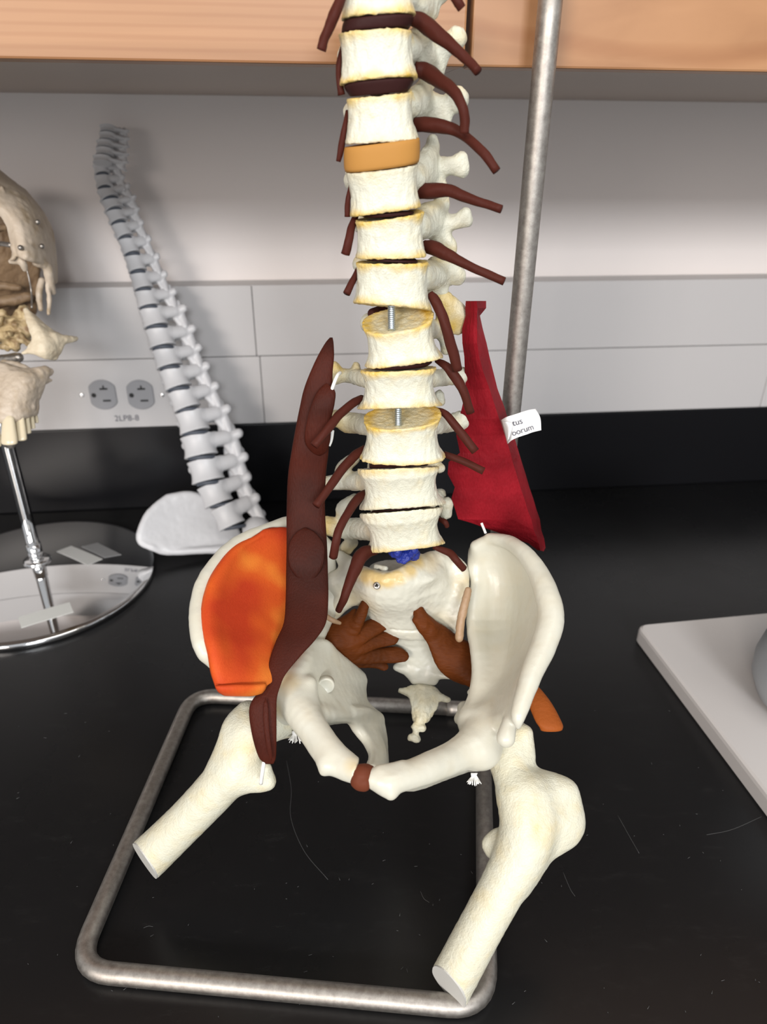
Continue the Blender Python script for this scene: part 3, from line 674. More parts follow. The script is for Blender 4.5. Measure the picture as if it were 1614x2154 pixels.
# top-view screw
c = P(793, 1232, 1.008)
def facedisc(c, r, h, nrm, seg=20, prof=((1, 0), (1, .6), (.8, 1))):
    nrm = nrm/np.linalg.norm(nrm); u = np.cross(nrm, [0, 0, 1.0]); u /= np.linalg.norm(u); w_ = np.cross(nrm, u); a = np.arange(seg)*2*math.pi/seg
    return loft([c+nrm*h*z+(np.cos(a)*r*k)[:, None]*u+(np.sin(a)*r*k)[:, None]*w_ for k, z in prof])
tocam = np.array([0, 0, H])-c; tocam /= np.linalg.norm(tocam)
scr = mk('screw_head', *facedisc(c, 2.1, .8, tocam+[0, 0, .1]), M_steel, sac)
mk('cross_slot', *merge([box(c+tocam*.9, (2.6, .6, .6), .5), box(c+tocam*.9, (.6, 1.2, 2.2), .5)]), M_black, scr, smooth=False)
fd = Field(.6)
fd.sheet([[(866, 1450, 1.115, 2.5), (890, 1450, 1.11, 3.2), (914, 1453, 1.115, 2.5)], [(872, 1480, 1.105, 2.5), (890, 1482, 1.10, 3.4), (914, 1482, 1.105, 2.5)], [(875, 1512, 1.095, 2.2), (886, 1513, 1.09, 3), (897, 1512, 1.095, 2.2)]], 3, 3, 1)
fd.chain([(870, 1457, 1.112, 11), (843, 1453, 1.11, 6)], 2); fd.chain([(908, 1462, 1.11, 12), (943, 1472, 1.105, 6)], 2)
fd.chain([(874, 1529, 1.085, 9), (888, 1531, 1.085, 9)], 1); fd.chain([(865, 1551, 1.08, 8), (878, 1555, 1.08, 8)], 1); fd.chain([(880, 1515, 1.09, 8), (872, 1552, 1.08, 6)], 1)
v, f, stn = fd.mesh(.35, 1.8, lambda v: .25*(noise(v, 4)*.5+.5)); mk('coccyx', v, f, M_bone, SP, stn)
# blue putty under last vertebra
fd = Field(.5); random.seed(4)
for i in range(26):
    x = 852+random.uniform(-24, 24); y = 1162+random.uniform(-6, 7); fd.chain([(x, y, 1.0+random.uniform(-.005, .03), random.uniform(8, 11))], 2)
for x, y in ((840, 1178), (850, 1181), (858, 1176)): fd.chain([(x, y, 1.005, 6)], 1)
v, f, _ = fd.mesh(.4, 1.2); mk('blue_putty', v, f, M_blue, SP)
fd = Field(.7); fd.chain([(985, 1242, 1.035, 8), (978, 1270, 1.03, 9), (970, 1305, 1.03, 9), (966, 1342, 1.03, 9)], 1); v, f, _ = fd.mesh(.2, 2)
mk('sacroiliac_cartilage', v, f, M_tan, SP)
fd = Field(.7); fd.chain([(688, 1297, 1.02, 6), (700, 1305, 1.02, 6), (715, 1311, 1.03, 4)], 1); v, f, _ = fd.mesh(.2, 2); mk('sacroiliac_cartilage', v, f, M_tan, SP)

# ---- hip bone on the right of the picture
fd = Field(.9)
fd.sheet([[(1003, 1150, 1.07, 4), (1025, 1138, 1.06, 3.5), (1050, 1136, 1.05, 3.5), (1078, 1144, 1.03, 4), (1098, 1162, 1.01, 4)],
          [(1003, 1185, 1.08, 3.5), (1030, 1180, 1.08, 3), (1070, 1180, 1.065, 3), (1105, 1184, 1.03, 3.5), (1125, 1190, 1.0, 4)],
          [(1001, 1235, 1.08, 3.5), (1040, 1230, 1.085, 3), (1085, 1230, 1.065, 3), (1122, 1230, 1.01, 3.5), (1145, 1232, .97, 4)],
          [(993, 1310, 1.06, 3.5), (1040, 1310, 1.07, 3), (1085, 1308, 1.045, 3), (1125, 1302, .98, 3.5), (1155, 1302, .94, 4)],
          [(1005, 1380, 1.01, 4), (1040, 1380, 1.015, 4), (1080, 1375, 1.0, 4), (1112, 1365, .95, 3.5), (1135, 1365, .915, 4)],
          [(1010, 1430, .985, 5), (1040, 1430, .985, 5), (1070, 1430, .97, 4.5), (1092, 1425, .925, 3.5), (1108, 1420, .89, 4)],
          [(1005, 1475, .965, 6), (1030, 1478, .96, 6), (1055, 1475, .94, 5.5), (1074, 1470, .90, 3.5), (1092, 1468, .87, 3.5)],
          [(990, 1515, .945, 7), (1015, 1520, .935, 7), (1045, 1520, .915, 7), (1070, 1508, .88, 4), (1085, 1510, .86, 3)]], 4, 3, 1.2)
fd.chain([(1030, 1132, 1.055, 10), (1068, 1140, 1.03, 14), (1103, 1164, .995, 18), (1132, 1205, .965, 22), (1152, 1255, .935, 26), (1159, 1305, .915, 28), (1143, 1360, .895, 27), (1121, 1410, .875, 24), (1104, 1460, .857, 20), (1091, 1502, .845, 17), (1090, 1529, .843, 6)], 2)
fd.chain([(1072, 1520, .868, 16), (1064, 1552, .862, 20)], .8)                      # lower spine
fd.chain([(1020, 1530, .935, 45), (1010, 1575, .91, 44)], 6)                          # socket
fd.chain([(1008, 1563, .91, 42), (960, 1590, .888, 34), (905, 1614, .86, 32), (855, 1632, .84, 29), (818, 1642, .83, 28), (788, 1638, .83, 22)], 5)
fd.chain([(808, 1648, .83, 20), (823, 1671, .822, 12)], 4); fd.chain([(800, 1620, .83, 10), (845, 1612, .84, 10)], 3)
fd.chain([(845, 1652, .86, 12), (880, 1650, .91, 12), (940, 1625, .99, 14), (1000, 1590, 1.05, 26)], 5)
fd.chain([(1000, 1590, 1.05, 28), (985, 1520, 1.04, 20), (978, 1490, 1.03, 16)], 5); fd.chain([(976, 1497, 1.02, 13), (968, 1512, 1.01, 13)], 2); fd.chain([(992, 1457, 1.02, 9)], 2)
fd.chain([(1095, 1540, .96, 20), (1085, 1585, .96, 26)], 4)
fd.chain([(996, 1200, 1.085, 14), (1000, 1160, 1.085, 14)], 4)
fd.cut(P(774, 1640, .83), P(690, 1652, .83)-P(800, 1640, .83))
v, f, stn = fd.mesh(.12, 5, lambda v: .10*(noise(v, 7)*.5+.5)); mk('hip_bone', v, f, M_bone_s, SP, stn)

# ---- hip bone on the left of the picture
fd = Field(.9)
fd.chain([(612, 1460, .93, 38), (636, 1500, .905, 36), (668, 1540, .88, 28), (700, 1578, .858, 25), (732, 1606, .842, 23), (762, 1624, .832, 21)], 5)
fd.chain([(650, 1530, .90, 26), (668, 1570, .875, 22), (685, 1602, .85, 18), (681, 1622, .845, 9)], 4); fd.chain([(690, 1608, .848, 16), (725, 1624, .84, 17), (756, 1632, .834, 18)], 4)
fd.chain([(604, 1462, .94, 34), (606, 1495, .935, 30)], 5); fd.chain([(424, 1345, .872, 19), (434, 1374, .865, 17), (445, 1385, .865, 10)], 2); fd.chain([(650, 1440, .93, 18), (652, 1490, .915, 16)], 6)
fd.cut(P(747, 1632, .832), P(800, 1640, .83)-P(700, 1612, .835))
fd.sheet([[(600, 1101, 1.04, 4), (625, 1100, 1.055, 4), (655, 1115, 1.07, 4), (690, 1150, 1.09, 4)],
          [(500, 1145, .985, 4.6), (550, 1150, 1.03, 3.5), (625, 1160, 1.07, 3.5), (695, 1200, 1.09, 4)],
          [(440, 1212, .935, 5), (500, 1220, .99, 3.5), (590, 1230, 1.05, 3.5), (700, 1265, 1.075, 4)],
          [(421, 1268, .905, 5), (485, 1270, .965, 3.5), (580, 1280, 1.03, 3.5), (690, 1300, 1.06, 3.5)],
          [(420, 1320, .88, 5), (485, 1320, .94, 4), (580, 1330, 1.00, 4), (668, 1345, 1.02, 4)],
          [(434, 1372, .865, 4.5), (495, 1372, .91, 4.5), (580, 1380, .96, 5), (665, 1378, 1.0, 4.5)],
          [(500, 1420, .89, 5), (540, 1425, .91, 5), (600, 1430, .94, 6), (662, 1420, .99, 6)]], 4, 3, 1.2)
fd.sheet([[(650, 1360, .985, 4), (684, 1356, 1.01, 3), (700, 1372, 1.03, 3), (722, 1392, 1.06, 2.5)],
          [(640, 1392, .965, 6), (690, 1395, 1.01, 4), (730, 1405, 1.05, 3), (762, 1422, 1.09, 2.5)],
          [(622, 1440, .94, 8), (680, 1440, .985, 6), (725, 1445, 1.03, 4.5), (761, 1450, 1.08, 3)],
          [(630, 1480, .93, 8), (680, 1485, .955, 6), (725, 1485, 1.00, 5), (765, 1482, 1.06, 3.5)],
          [(650, 1506, .92, 8), (688, 1506, .935, 5), (735, 1506, .99, 4), (795, 1512, 1.06, 3.5)]], 5, 3, 2)
fd.sheet([[(740, 1500, .99, 4), (768, 1503, 1.02, 4.5), (795, 1511, 1.06, 3.5)], [(752, 1530, 1.0, 3.5), (780, 1532, 1.03, 4.5), (804, 1545, 1.06, 3)], [(776, 1562, .99, 3.2), (792, 1565, 1.01, 4.5), (806, 1575, 1.04, 3)], [(788, 1592, .96, 3.2), (797, 1594, .98, 4.5), (807, 1600, 1.01, 3)], [(782, 1622, .92, 4), (794, 1622, .94, 4), (806, 1626, .96, 3)]], 4, 3, 2)
def hst(v):
    n1 = noise(v, 6)*.5+.5; o = .08*n1
    for a_, r_, amt in ((P(598, 1440, .92), 9, .8), (P(592, 1480, .92), 9, .7), (P(745, 1612, .825), 6, .7), (P(715, 1300, 1.04), 9, .4)):
        o = np.maximum(o, amt*np.clip(1.2-np.linalg.norm(v-a_, axis=1)/r_, 0, 1)*(.5+.5*n1))
    return o
v, f, stn = fd.mesh(.12, 5, hst); hl = mk('hip_bone', v, f, M_bone_s, SP, stn)
c = P(686, 1440, .957); n_ = np.array([.1, -.9, .2])
mk('round_plug', *facedisc(c, 4.6, 2.2, n_, 28, ((1, -1), (1, .6), (.94, .85), (.8, .9), (.7, .7))), M_bone_s, hl)
# pubic symphysis
fd = Field(.6); ax = P(778, 1642, .83)-P(745, 1632, .832)
fd.chain([(762, 1630, .83, 23), (758, 1640, .83, 22), (765, 1642, .83, 22)], 2); fd.chain([(775, 1622, .835, 14), (779, 1619, .84, 10)], 2); fd.chain([(775, 1650, .84, 10), (780, 1654, .845, 8)], 2)
fd.cut(P(741, 1629, .832), -ax); fd.cut(P(783, 1641, .832), ax)
v, f, _ = fd.mesh(.1, 4); mk('pubic_symphysis', v, f, M_sym, SP)

# ---- femurs
def fst(pts):
    def fn(v):
        n1 = noise(v, 4)*.5+.5; o = .12*n1
        for a_, r_, amt in pts: o = np.maximum(o, amt*np.clip(1.2-np.linalg.norm(v-a_, axis=1)/r_, 0, 1)*(.3+.7*n1))
        return o
    return fn
fd = Field(.9)
fd.chain([(615, 1500, .965, 44)], 3)
fd.chain([(608, 1505, .96, 40), (570, 1525, .94, 36), (530, 1535, .93, 38)], 5)
fd.chain([(522, 1500, .945, 26), (497, 1528, .94, 28), (488, 1560, .935, 30), (470, 1610, .94, 30)], 8)
fd.chain([(530, 1545, .93, 40), (508, 1595, .93, 47), (462, 1652, .94, 45), (410, 1708, .955, 43), (360, 1758, .97, 43), (290, 1825, .99, 45)], 4)
fd.chain([(500, 1630, .93, 34), (545, 1640, .925, 26), (559, 1642, .925, 20)], 6); fd.chain([(562, 1615, .92, 10), (566, 1645, .92, 13)], 3)
e0 = P(306, 1812, .985); nc = P(220, 1860, .93)-P(306, 1790, .985); nc /= np.linalg.norm(nc); nc = nc+.38*(e0-[0, 0, H])/np.linalg.norm(e0-[0, 0, H]); fd.cut(e0, nc)
v, f, stn = fd.mesh(.09, 2.6, fst([(P(520, 1580, .9), 11, .45), (P(340, 1740, .95), 9, .25), (P(540, 1560, .9), 8, .4)])); fe = mk('femur', v, f, M_bone, SP, stn); cut_face(v, e0, nc, M_cut, fe)
fd = Field(.9)
fd.chain([(1070, 1575, .965, 48)], 3); fd.chain([(1100, 1545, .95, 22), (1105, 1590, .945, 20)], 4)
fd.chain([(1068, 1580, .955, 46), (1082, 1640, .93, 42), (1105, 1690, .915, 54)], 5)
fd.chain([(1130, 1655, .935, 34), (1172, 1662, .925, 30), (1192, 1668, .925, 27), (1196, 1705, .925, 28), (1190, 1745, .925, 24)], 7)
fd.chain([(1150, 1680, .925, 40), (1160, 1720, .92, 46)], 8); fd.chain([(1196, 1735, .925, 24), (1180, 1755, .92, 24), (1135, 1795, .91, 28), (1090, 1850, .905, 34)], 10)
fd.chain([(1105, 1680, .915, 56), (1112, 1735, .905, 60), (1095, 1795, .9, 55), (1062, 1858, .895, 48), (1012, 1950, .895, 46), (940, 2085, .905, 47)], 4)
fd.chain([(1045, 1760, .925, 16), (1032, 1775, .93, 18), (1034, 1790, .93, 14)], 5)
fd.chain([(1150, 1700, .865, 16), (1140, 1745, .857, 18)], 8, 's')
e0 = P(945, 2077, .905); nc = P(905, 2170, .88)-P(965, 2050, .905)+np.array([-6, 2, 0]); nc /= np.linalg.norm(nc); nc = nc-.33*(e0-[0, 0, H])/np.linalg.norm(e0-[0, 0, H]); fd.cut(e0, nc)
v, f, stn = fd.mesh(.11, 2.4, fst([(P(1120, 1710, .87), 13, .4), (P(1150, 1750, .87), 12, .45), (P(1120, 1620, .9), 14, .2)])); fe = mk('femur', v, f, M_bone, SP, stn); cut_face(v, e0, nc, M_cut, fe)

# ---- muscles
PS = [(694, 700, 710, .915), (684, 702, 722, .913), (668, 703, 750, .912), (652, 700, 785, .915), (639, 700, 820, .92), (631, 697, 855, .925), (622, 692, 900, .932), (614, 692, 945, .938), (606, 686, 1000, .95), (603, 684, 1070, .958), (603, 688, 1140, .958), (602, 690, 1200, .95), (601, 691, 1260, .94), (597, 686, 1310, .925), (582, 664, 1345, .912), (570, 634, 1378, .902), (561, 602, 1417, .892), (558, 590, 1443, .885), (534, 583, 1468, .88), (524, 582, 1495, .878), (530, 582, 1545, .878), (543, 581, 1590, .882), (556, 576, 1606, .885)]
fd = Field(.9)
s_ = cr1(np.array(PS), 3)
v, f = ribbon(PS, 5, 28, .30); psoas = mk('psoas_muscle', v, f, M_psoas, SP)
# second lobe near the top, groove ridges near the insertion
v1 = ribbon([(680, 694, 806, .905), (668, 706, 822, .903), (655, 704, 850, .905), (645, 697, 885, .912), (640, 696, 930, .922), (650, 694, 960, .935)], 5, 20, .28, 2.0, .3)
mk('muscle_slip', *v1, M_psoas, psoas)
mk('muscle_slip', *ribbon([(612, 672, 1110, .947), (606, 684, 1150, .942), (608, 680, 1190, .940), (622, 668, 1228, .942)], 5, 20, .13, 2.0, .4), M_psoas, psoas)
mk('muscle_slip', *ribbon([(552, 566, 1470, .872), (554, 566, 1520, .868), (560, 571, 1570, .870), (566, 576, 1600, .875)], 5, 14, .4, 2.0, .3), M_psoas, psoas)
IL = [[(556, 1119, 1.005), (590, 1109, 1.02), (625, 1115, 1.04), (650, 1130, 1.05)],
      [(492, 1150, .965), (530, 1150, .99), (600, 1160, 1.02), (650, 1175, 1.03)],
      [(448, 1208, .92), (500, 1212, .955), (590, 1220, 1.0), (655, 1230, 1.02)],
      [(430, 1262, .89), (490, 1265, .93), (580, 1275, .98), (655, 1285, 1.0)],
      [(427, 1315, .868), (485, 1318, .905), (570, 1325, .95), (645, 1335, .98)],
      [(440, 1368, .85), (485, 1368, .878), (560, 1378, .915), (620, 1385, .94)],
      [(445, 1415, .848), (490, 1420, .862), (545, 1425, .885), (585, 1425, .905)],
      [(455, 1450, .85), (495, 1455, .86), (535, 1455, .875), (560, 1448, .885)]]
v, f = vol_sheet(IL, 7.0, 6, .5); ili = mk('iliacus_muscle', v, f, M_ilia, SP)
mk('cut_end', *vol_sheet([[(454, 1443, .838), (495, 1440, .846), (535, 1440, .860), (560, 1438, .872)], [(458, 1452, .842), (495, 1452, .848), (535, 1450, .864), (558, 1447, .875)], [(470, 1460, .855), (498, 1462, .858), (530, 1462, .872), (553, 1454, .882)]], 3, 4), M_ilia, ili)
# red quadratus: (xleft, xridge, xright, y, yc)
QL = [(980, 1003, 1023, 633, .935), (979, 1005, 1023, 648, .935), (980, 1004, 1010, 664, .935), (972, 1004, 1016, 692, .935), (973, 1004, 1024, 722, .935), (977, 1008, 1030, 750, .94), (978, 1017, 1038, 782, .94), (980, 1030, 1047, 818, .945), (972, 1043, 1062, 858, .945), (966, 1050, 1068, 880, .945), (960, 1062, 1081, 915, .95), (968, 1074, 1092, 952, .95), (944, 1079, 1098, 972, .95), (942, 1087, 1106, 997, .95), (957, 1095, 1114, 1025, .95), (950, 1103, 1122, 1048, .95), (958, 1110, 1129, 1072, .95), (964, 1118, 1136, 1092, .95)]
rings = []
for xl, xr, xo, y, yc in QL:
    t = T(y, yc); a, b, c = P(xl, y, t+.005), P(xr, y, t-.01), P(xo, y, t+.035)
    m1 = a*.5+b*.5+np.array([0, -1.0, 0]); rings.append(np.array([a, a*.75+b*.25+np.array([0, -.7, 0]), m1, a*.25+b*.75+np.array([0, -.9, 0]), b, b*.5+c*.5, c, P((xr+xo)/2, y, t+.06), P(xl*.6+xr*.4, y, t+.05), P(xl+3, y, t+.03)]))
for (xl, yl), (xr, yr), (xo, yo) in (((992, 1100), (1123, 1115), (1139, 1115)), ((1030, 1114), (1130, 1130), (1145, 1133)), ((1112, 1143), (1134, 1144), (1148, 1152)), ((1132, 1158), (1137, 1158), (1144, 1160))):
    ta, tb = T(yl, .95), T(yr, .95); a, b, c = P(xl, yl, ta+.005), P(xr, yr, tb-.01), P(xo, yo, tb+.035)
    rings.append(np.array([a, a*.75+b*.25, a*.5+b*.5, a*.25+b*.75, b, b*.5+c*.5, c, P((xr+xo)/2, yr, tb+.06), P(xl*.6+xr*.4, yr, tb+.05), P(xl+3, yl, ta+.03)]))
v, f = loft(rings); ql = mk('quadratus_lumborum_muscle', v, f, M_ql, SP, smooth=False)
# paper tag, wrapped on the ridge
tg = [(1054, 883, 1.0), (1060, 889, 0.99), (1076, 879, .965), (1100, 869, .96), (1127, 860, .965)]
tb_ = [(1068, 932, 1.0), (1072, 926, .99), (1090, 919, .965), (1112, 911, .96), (1139, 906, .965)]
tq = T(895, .95)
row0 = [(1054, 884, tq-.03), (1066, 877, tq-.05), (1082, 872, tq-.052), (1100, 866, tq-.05), (1114, 862, tq-.048), (1127, 860, tq-.045)]
row1 = [(1063, 915, tq-.03), (1074, 900, tq-.05), (1088, 893, tq-.052), (1104, 888, tq-.05), (1119, 884, tq-.048), (1137, 879, tq-.045)]
row2 = [(1068, 934, tq-.03), (1077, 926, tq-.05), (1090, 920, tq-.052), (1108, 914, tq-.05), (1122, 909, tq-.048), (1139, 905, tq-.045)]
tag = mk('paper_tag', *vol_sheet([row0, row1, row2], .35, 4), M_paper, ql)
mk('folded_corner', *vol_sheet([[(1055, 885, tq-.035), (1063, 887, tq-.058), (1071, 887, tq-.06)], [(1060, 905, tq-.035), (1070, 900, tq-.060), (1079, 894, tq-.062)], [(1067, 930, tq-.035), (1069, 926, tq-.058), (1072, 922, tq-.058)]], .35, 3), M_paper, tag)
def tline(s, x, y, x2, y2, size):
    o = P(x, y, tq-.0545); xd = P(x2, y2, tq-.0525)-o; yd = P(x+2.5, y-20, tq-.0545)-o
    text('handwriting', s, size, frame(o, xd, yd), M_ink, tag, .00005)
tline('tus', 1089, 888, 1110, 882, .0048); tline('oorum', 1100, 905, 1125, 897, .0046)

# piriformis on the left: fan of slips
fd = Field(.7); vn_ = (np.array([0, -.6, .8]), .42)
hub = (704, 1340, 1.06, 24)
for tip in ([(722, 1322, 1.065, 24), (738, 1300, 1.06, 13), (746, 1288, 1.06, 9)], [(730, 1335, 1.065, 22), (756, 1300, 1.055, 14), (766, 1275, 1.05, 11), (773, 1259, 1.045, 8)],
            [(745, 1340, 1.065, 22), (780, 1322, 1.075, 20), (802, 1312, 1.08, 17)], [(750, 1355, 1.07, 24), (790, 1346, 1.08, 19), (824, 1342, 1.085, 16)],
            [(750, 1372, 1.075, 24), (800, 1378, 1.085, 18), (832, 1377, 1.09, 18), (848, 1380, 1.09, 13)], [(740, 1380, 1.08, 22), (790, 1392, 1.09, 14), (808, 1402, 1.09, 10)], [(725, 1360, 1.07, 26), (755, 1386, 1.08, 14)]):
    fd.chain([hub]+tip, 1.2, squash=vn_)
fd.chain([(706, 1340, 1.07, 22), (670, 1350, 1.12, 18)], 3)
v, f, _ = fd.mesh(.12, 2.5); mk('piriformis_muscle', v, f, M_piri, SP)
fd = Field(.7); vn_ = (np.array([0.5, -.75, .4])/np.linalg.norm([.5, -.75, .4]), .42)
fd.chain([(872, 1264, 1.055, 11), (885, 1295, 1.05, 14), (905, 1325, 1.05, 17)], 1.2); fd.chain([(876, 1304, 1.045, 9), (892, 1318, 1.045, 14)], 1.2)
fd.chain([(900, 1318, 1.05, 18), (925, 1345, 1.055, 30), (952, 1380, 1.06, 42), (982, 1396, 1.06, 42), (1005, 1425, 1.05, 26)], 3, squash=vn_)
fd.chain([(925, 1370, 1.065, 18), (955, 1408, 1.065, 18), (974, 1430, 1.065, 9)], 3)
v, f, _ = fd.mesh(.12, 2.5); pr = mk('piriformis_muscle', v, f, M_piri, SP)
rings = []
mk('tendon_end', *ribbon([(1040, 1080, 1425, 1.03), (1085, 1125, 1440, 1.0), (1104, 1150, 1465, .985), (1115, 1167, 1490, .975), (1126, 1180, 1515, .965), (1134, 1185, 1527, .962), (1137, 1184, 1534, .962)], 5, 20, .6), M_pirit, pr)

# cords and string tufts
def cord(pts, r=1.0, name='string'): return mk(name, *tube([P(*p) for p in pts], r, 10), M_stringm, SP)
cord([(716, 784, .915), (710, 790, .905), (703, 806, .90), (697, 824, .905)], .9); cord([(700, 905, .93), (697, 925, .93), (692, 938, .93)], .9)
cord([(556, 1600, .885), (552, 1625, .885), (549, 1648, .895)], 1.0); cord([(1013, 1100, 1.06), (1018, 1112, 1.06), (1022, 1122, 1.06)], .8)
for (cx_, cy_, tt) in ((622, 1552, .93), (998, 1640, .92)):
    random.seed(int(cx_)); parts = []
    for i in range(26):
        a = random.uniform(.3, 2.8); L = random.uniform(10, 20); parts.append(tube([P(cx_+random.uniform(-7, 7), cy_-14, tt), P(cx_+math.cos(a)*L*.5, cy_-4, tt), P(cx_+math.cos(a)*L, cy_+abs(math.sin(a))*L*.7, tt-.005)], .22, 5, sub=3))
    mk('string_tuft', *merge(parts), M_stringm, SP, props=dict(kind='stuff'))

# ------------------------------------------------------------------ white spine model leaning at the back
BS = empty('spine_model', G(440, 1160)*[1, 1, 0], label='plain white plastic spine and pelvis model leaning against the wall, out of focus', cat='anatomical model')
def cp(x, y): return 160+x/2.291, 240+y/2.291
GAPS = [((85, 250), (150, 230)), ((95, 305), (158, 282)), ((105, 372), (175, 347)), ((128, 432), (205, 392)), ((150, 482), (222, 448)), ((172, 545), (243, 510)), ((205, 610), (275, 588)), ((235, 690), (312, 668)), ((260, 775), (342, 755)), ((285, 858), (375, 842)), ((305, 943), (410, 928)), ((335, 1040), (452, 1020)), ((365, 1140), (482, 1118)), ((400, 1238), (515, 1212)), ((440, 1345), (560, 1310)), ((485, 1445), (602, 1410)), ((508, 1555), (650, 1525)), ((535, 1670), (682, 1645)), ((575, 1795), (712, 1762)), ((640, 1905), (755, 1865)), ((705, 2010), (822, 1972))]
def tb(y): return np.interp(y, [260, 500, 800, 1000, 1120], [1.66, 1.72, 1.80, 1.85, 1.87])
fd = Field(.022)
# unit vertebra: u right (side in picture), v back, w up
def unit_vertebra():
    s = dict(ct=np.array([0, 0, 10.]), cb=np.array([0, 0, -10.]), right=np.array([1., 0, 0]), up=np.array([0, 0, 1.]), fwd=np.array([0, -1., 0]), aT=17.5, aB=17.5, nT=np.array([0, 0, 1.]), nB=np.array([0, 0, 1.]), h=20, bfac=.8, pw=2.2)
    fd = Field(1.0); body_prim(fd, s, .13, .5, .5)
    fd.cap((13, 2, 3), (27, 9, 4), 7, 6.5, 3); fd.cap((32, 14, 12), (34, 15, -14), 5, 4.5, 3); fd.cap((23, 12, 3), (23, 13, 15), 4.5, 3.2, 2); fd.cap((24, 12, 2), (29, 15, -12), 5, 3.5, 2)
    fd.cap((24, 12, 3), (40, 11, 5), 5, 4.6, 3); fd.cap((28, 15, 0), (36, 26, -10), 5, 3.5, 3); fd.cap((33, 15, 9), (36, 16, -8), 3, 3, 2)
    fd.cap((-9, 8, 4), (-9, 18, 5), 4, 4, 3); fd.cap((-9, 18, 5), (26, 18, 0), 4, 4, 3); fd.cap((-9, 18, 5), (-20, 24, 6), 3.5, 4, 3)
    return fd.mesh(0, 1)
uv, uf, _ = unit_vertebra()
def ume(name, v, f, m):
    o = mk(name, v, f, m, None, None, origin=(0, 0, 0)); me = o.data; bpy.data.objects.remove(o); return me
me_v = ume('vertebra', uv, uf, M_wbone)
a = np.arange(32)*2*math.pi/32
me_d = ume('intervertebral_disc', *loft([np.stack([14.0*np.cos(a)*k, 11.2*np.sin(a)*k, np.full(32, z)], 1) for k, z in ((.9, -4), (1, -1.5), (1, 1.5), (.9, 4))]), mat('grey_disc', (.06, .07, .09), .5))
def place(me, Lp, Rp, Lq, Rq, name, t, zs=1.0, gap=.86):
    lt, rt, lb, rb = P(*Lp, t), P(*Rp, t), P(*Lq, t), P(*Rq, t); c = (lt+rt+lb+rb)/4
    r_ = ((rt-lt)+(rb-lb))/2; wdt = np.linalg.norm(r_); r_ /= wdt; u_ = (lt+rt-lb-rb)/2; hh = np.linalg.norm(u_); u_ = u_-r_*(u_@r_)*0; u_ /= np.linalg.norm(u_)
    b_ = np.cross(u_, r_); b_ /= np.linalg.norm(b_); sx = wdt/31; sz = hh*gap/20; o = bpy.data.objects.new(name, me); scene.collection.objects.link(o)
    X_, Y_, Z_ = r_*sx, b_*sx, u_*sz; bo = (c-np.array(BS['_o']))/1000
    if Y_[1] < 0: Y_ = -Y_
    o.parent = BS; o.matrix_basis = Matrix(((X_[0], Y_[0], Z_[0], bo[0]), (X_[1], Y_[1], Z_[1], bo[1]), (X_[2], Y_[2], Z_[2], bo[2]), (0, 0, 0, 1))); return o
for i in range(len(GAPS)-1):
    (l0, r0), (l1, r1) = GAPS[i], GAPS[i+1]; l0, r0, l1, r1 = cp(*l0), cp(*r0), cp(*l1), cp(*r1); t = tb((l0[1]+l1[1])/2)
    place(me_v, l0, r0, l1, r1, 'vertebra', t)
    h_ = (l1[1]-l0[1])
    place(me_d, (l1[0], l1[1]-h_*.5), (r1[0], r1[1]-h_*.5), (l1[0], l1[1]+h_*.5), (r1[0], r1[1]+h_*.5), 'intervertebral_disc', t, gap=.86*.5)
for k in range(5):   # neck
    y0 = 250-k*37; x0 = 85+k*8+(k % 2)*5
    place(me_v, cp(x0+8, y0-30), cp(x0+84-k*3, y0-54), cp(x0, y0), cp(x0+74-k*3, y0-24), 'vertebra', 1.66, gap=.95)
fd = Field(1.3)
fd.sheet([[(352, 1040, 1.86, 3.5), (400, 1034, 1.88, 3.5), (440, 1050, 1.90, 3.5), (480, 1075, 1.93, 4)],
          [(315, 1072, 1.84, 4), (370, 1075, 1.87, 3), (430, 1085, 1.90, 3), (490, 1100, 1.93, 4)],
          [(297, 1110, 1.83, 4.5), (355, 1115, 1.86, 3), (430, 1120, 1.89, 3), (500, 1125, 1.92, 5)],
          [(297, 1133, 1.83, 4.5), (350, 1145, 1.85, 4), (420, 1147, 1.88, 4), (500, 1145, 1.90, 5)],
          [(322, 1146, 1.835, 4), (350, 1155, 1.85, 4), (420, 1152, 1.87, 4), (490, 1150, 1.89, 5)]], 4, 3, 1.5)
fd.chain([(540, 1110, 1.89, 30), (545, 1135, 1.90, 25), (500, 1145, 1.89, 18)], 5); fd.chain([(560, 1140, 1.87, 22), (640, 1160, 1.86, 18)], 5)
v, f, _ = fd.mesh(.2, 6); v[:, 2] -= v[:, 2].min(); mk('pelvis', v, f, M_wbone, BS)

# ------------------------------------------------------------------ skull on chrome stand
SC = G(85, 1203)*[1, 1, 0]; DC = np.array([-.868*H, 1.50*H, 0]); DR = .285*H
ss = empty('skull_stand', DC, label='round chrome disc stand with a chrome rod, under the skull', cat='stand')
base = mk('base_disc', *lathe(DC, [(DR*.98, 0), (DR, 1), (DR, 4.5), (DR*.995, 5.6)]+[(DR*q, 6+8*(1-q*q)) for q in (.985, .95, .9, .8, .7, .6, .5, .4, .3, .2, .1, .001)], 128), M_chrome, ss)
mk('collar', *lathe(SC+[0, 0, 13], [(13, 0), (13, 2.4), (11.5, 3.4), (6, 3.6)], 48), M_chrome, ss)
mk('pole', *tube([SC+[0, 0, z] for z in (6, 40, 100, 150, 190)], 6.2, 24, sub=1), M_chrome, ss)
mk('ferrule', *tube([SC+[0, 0, z] for z in (10, 22, 34)], 7.0, 24, sub=1), M_chrome, ss)
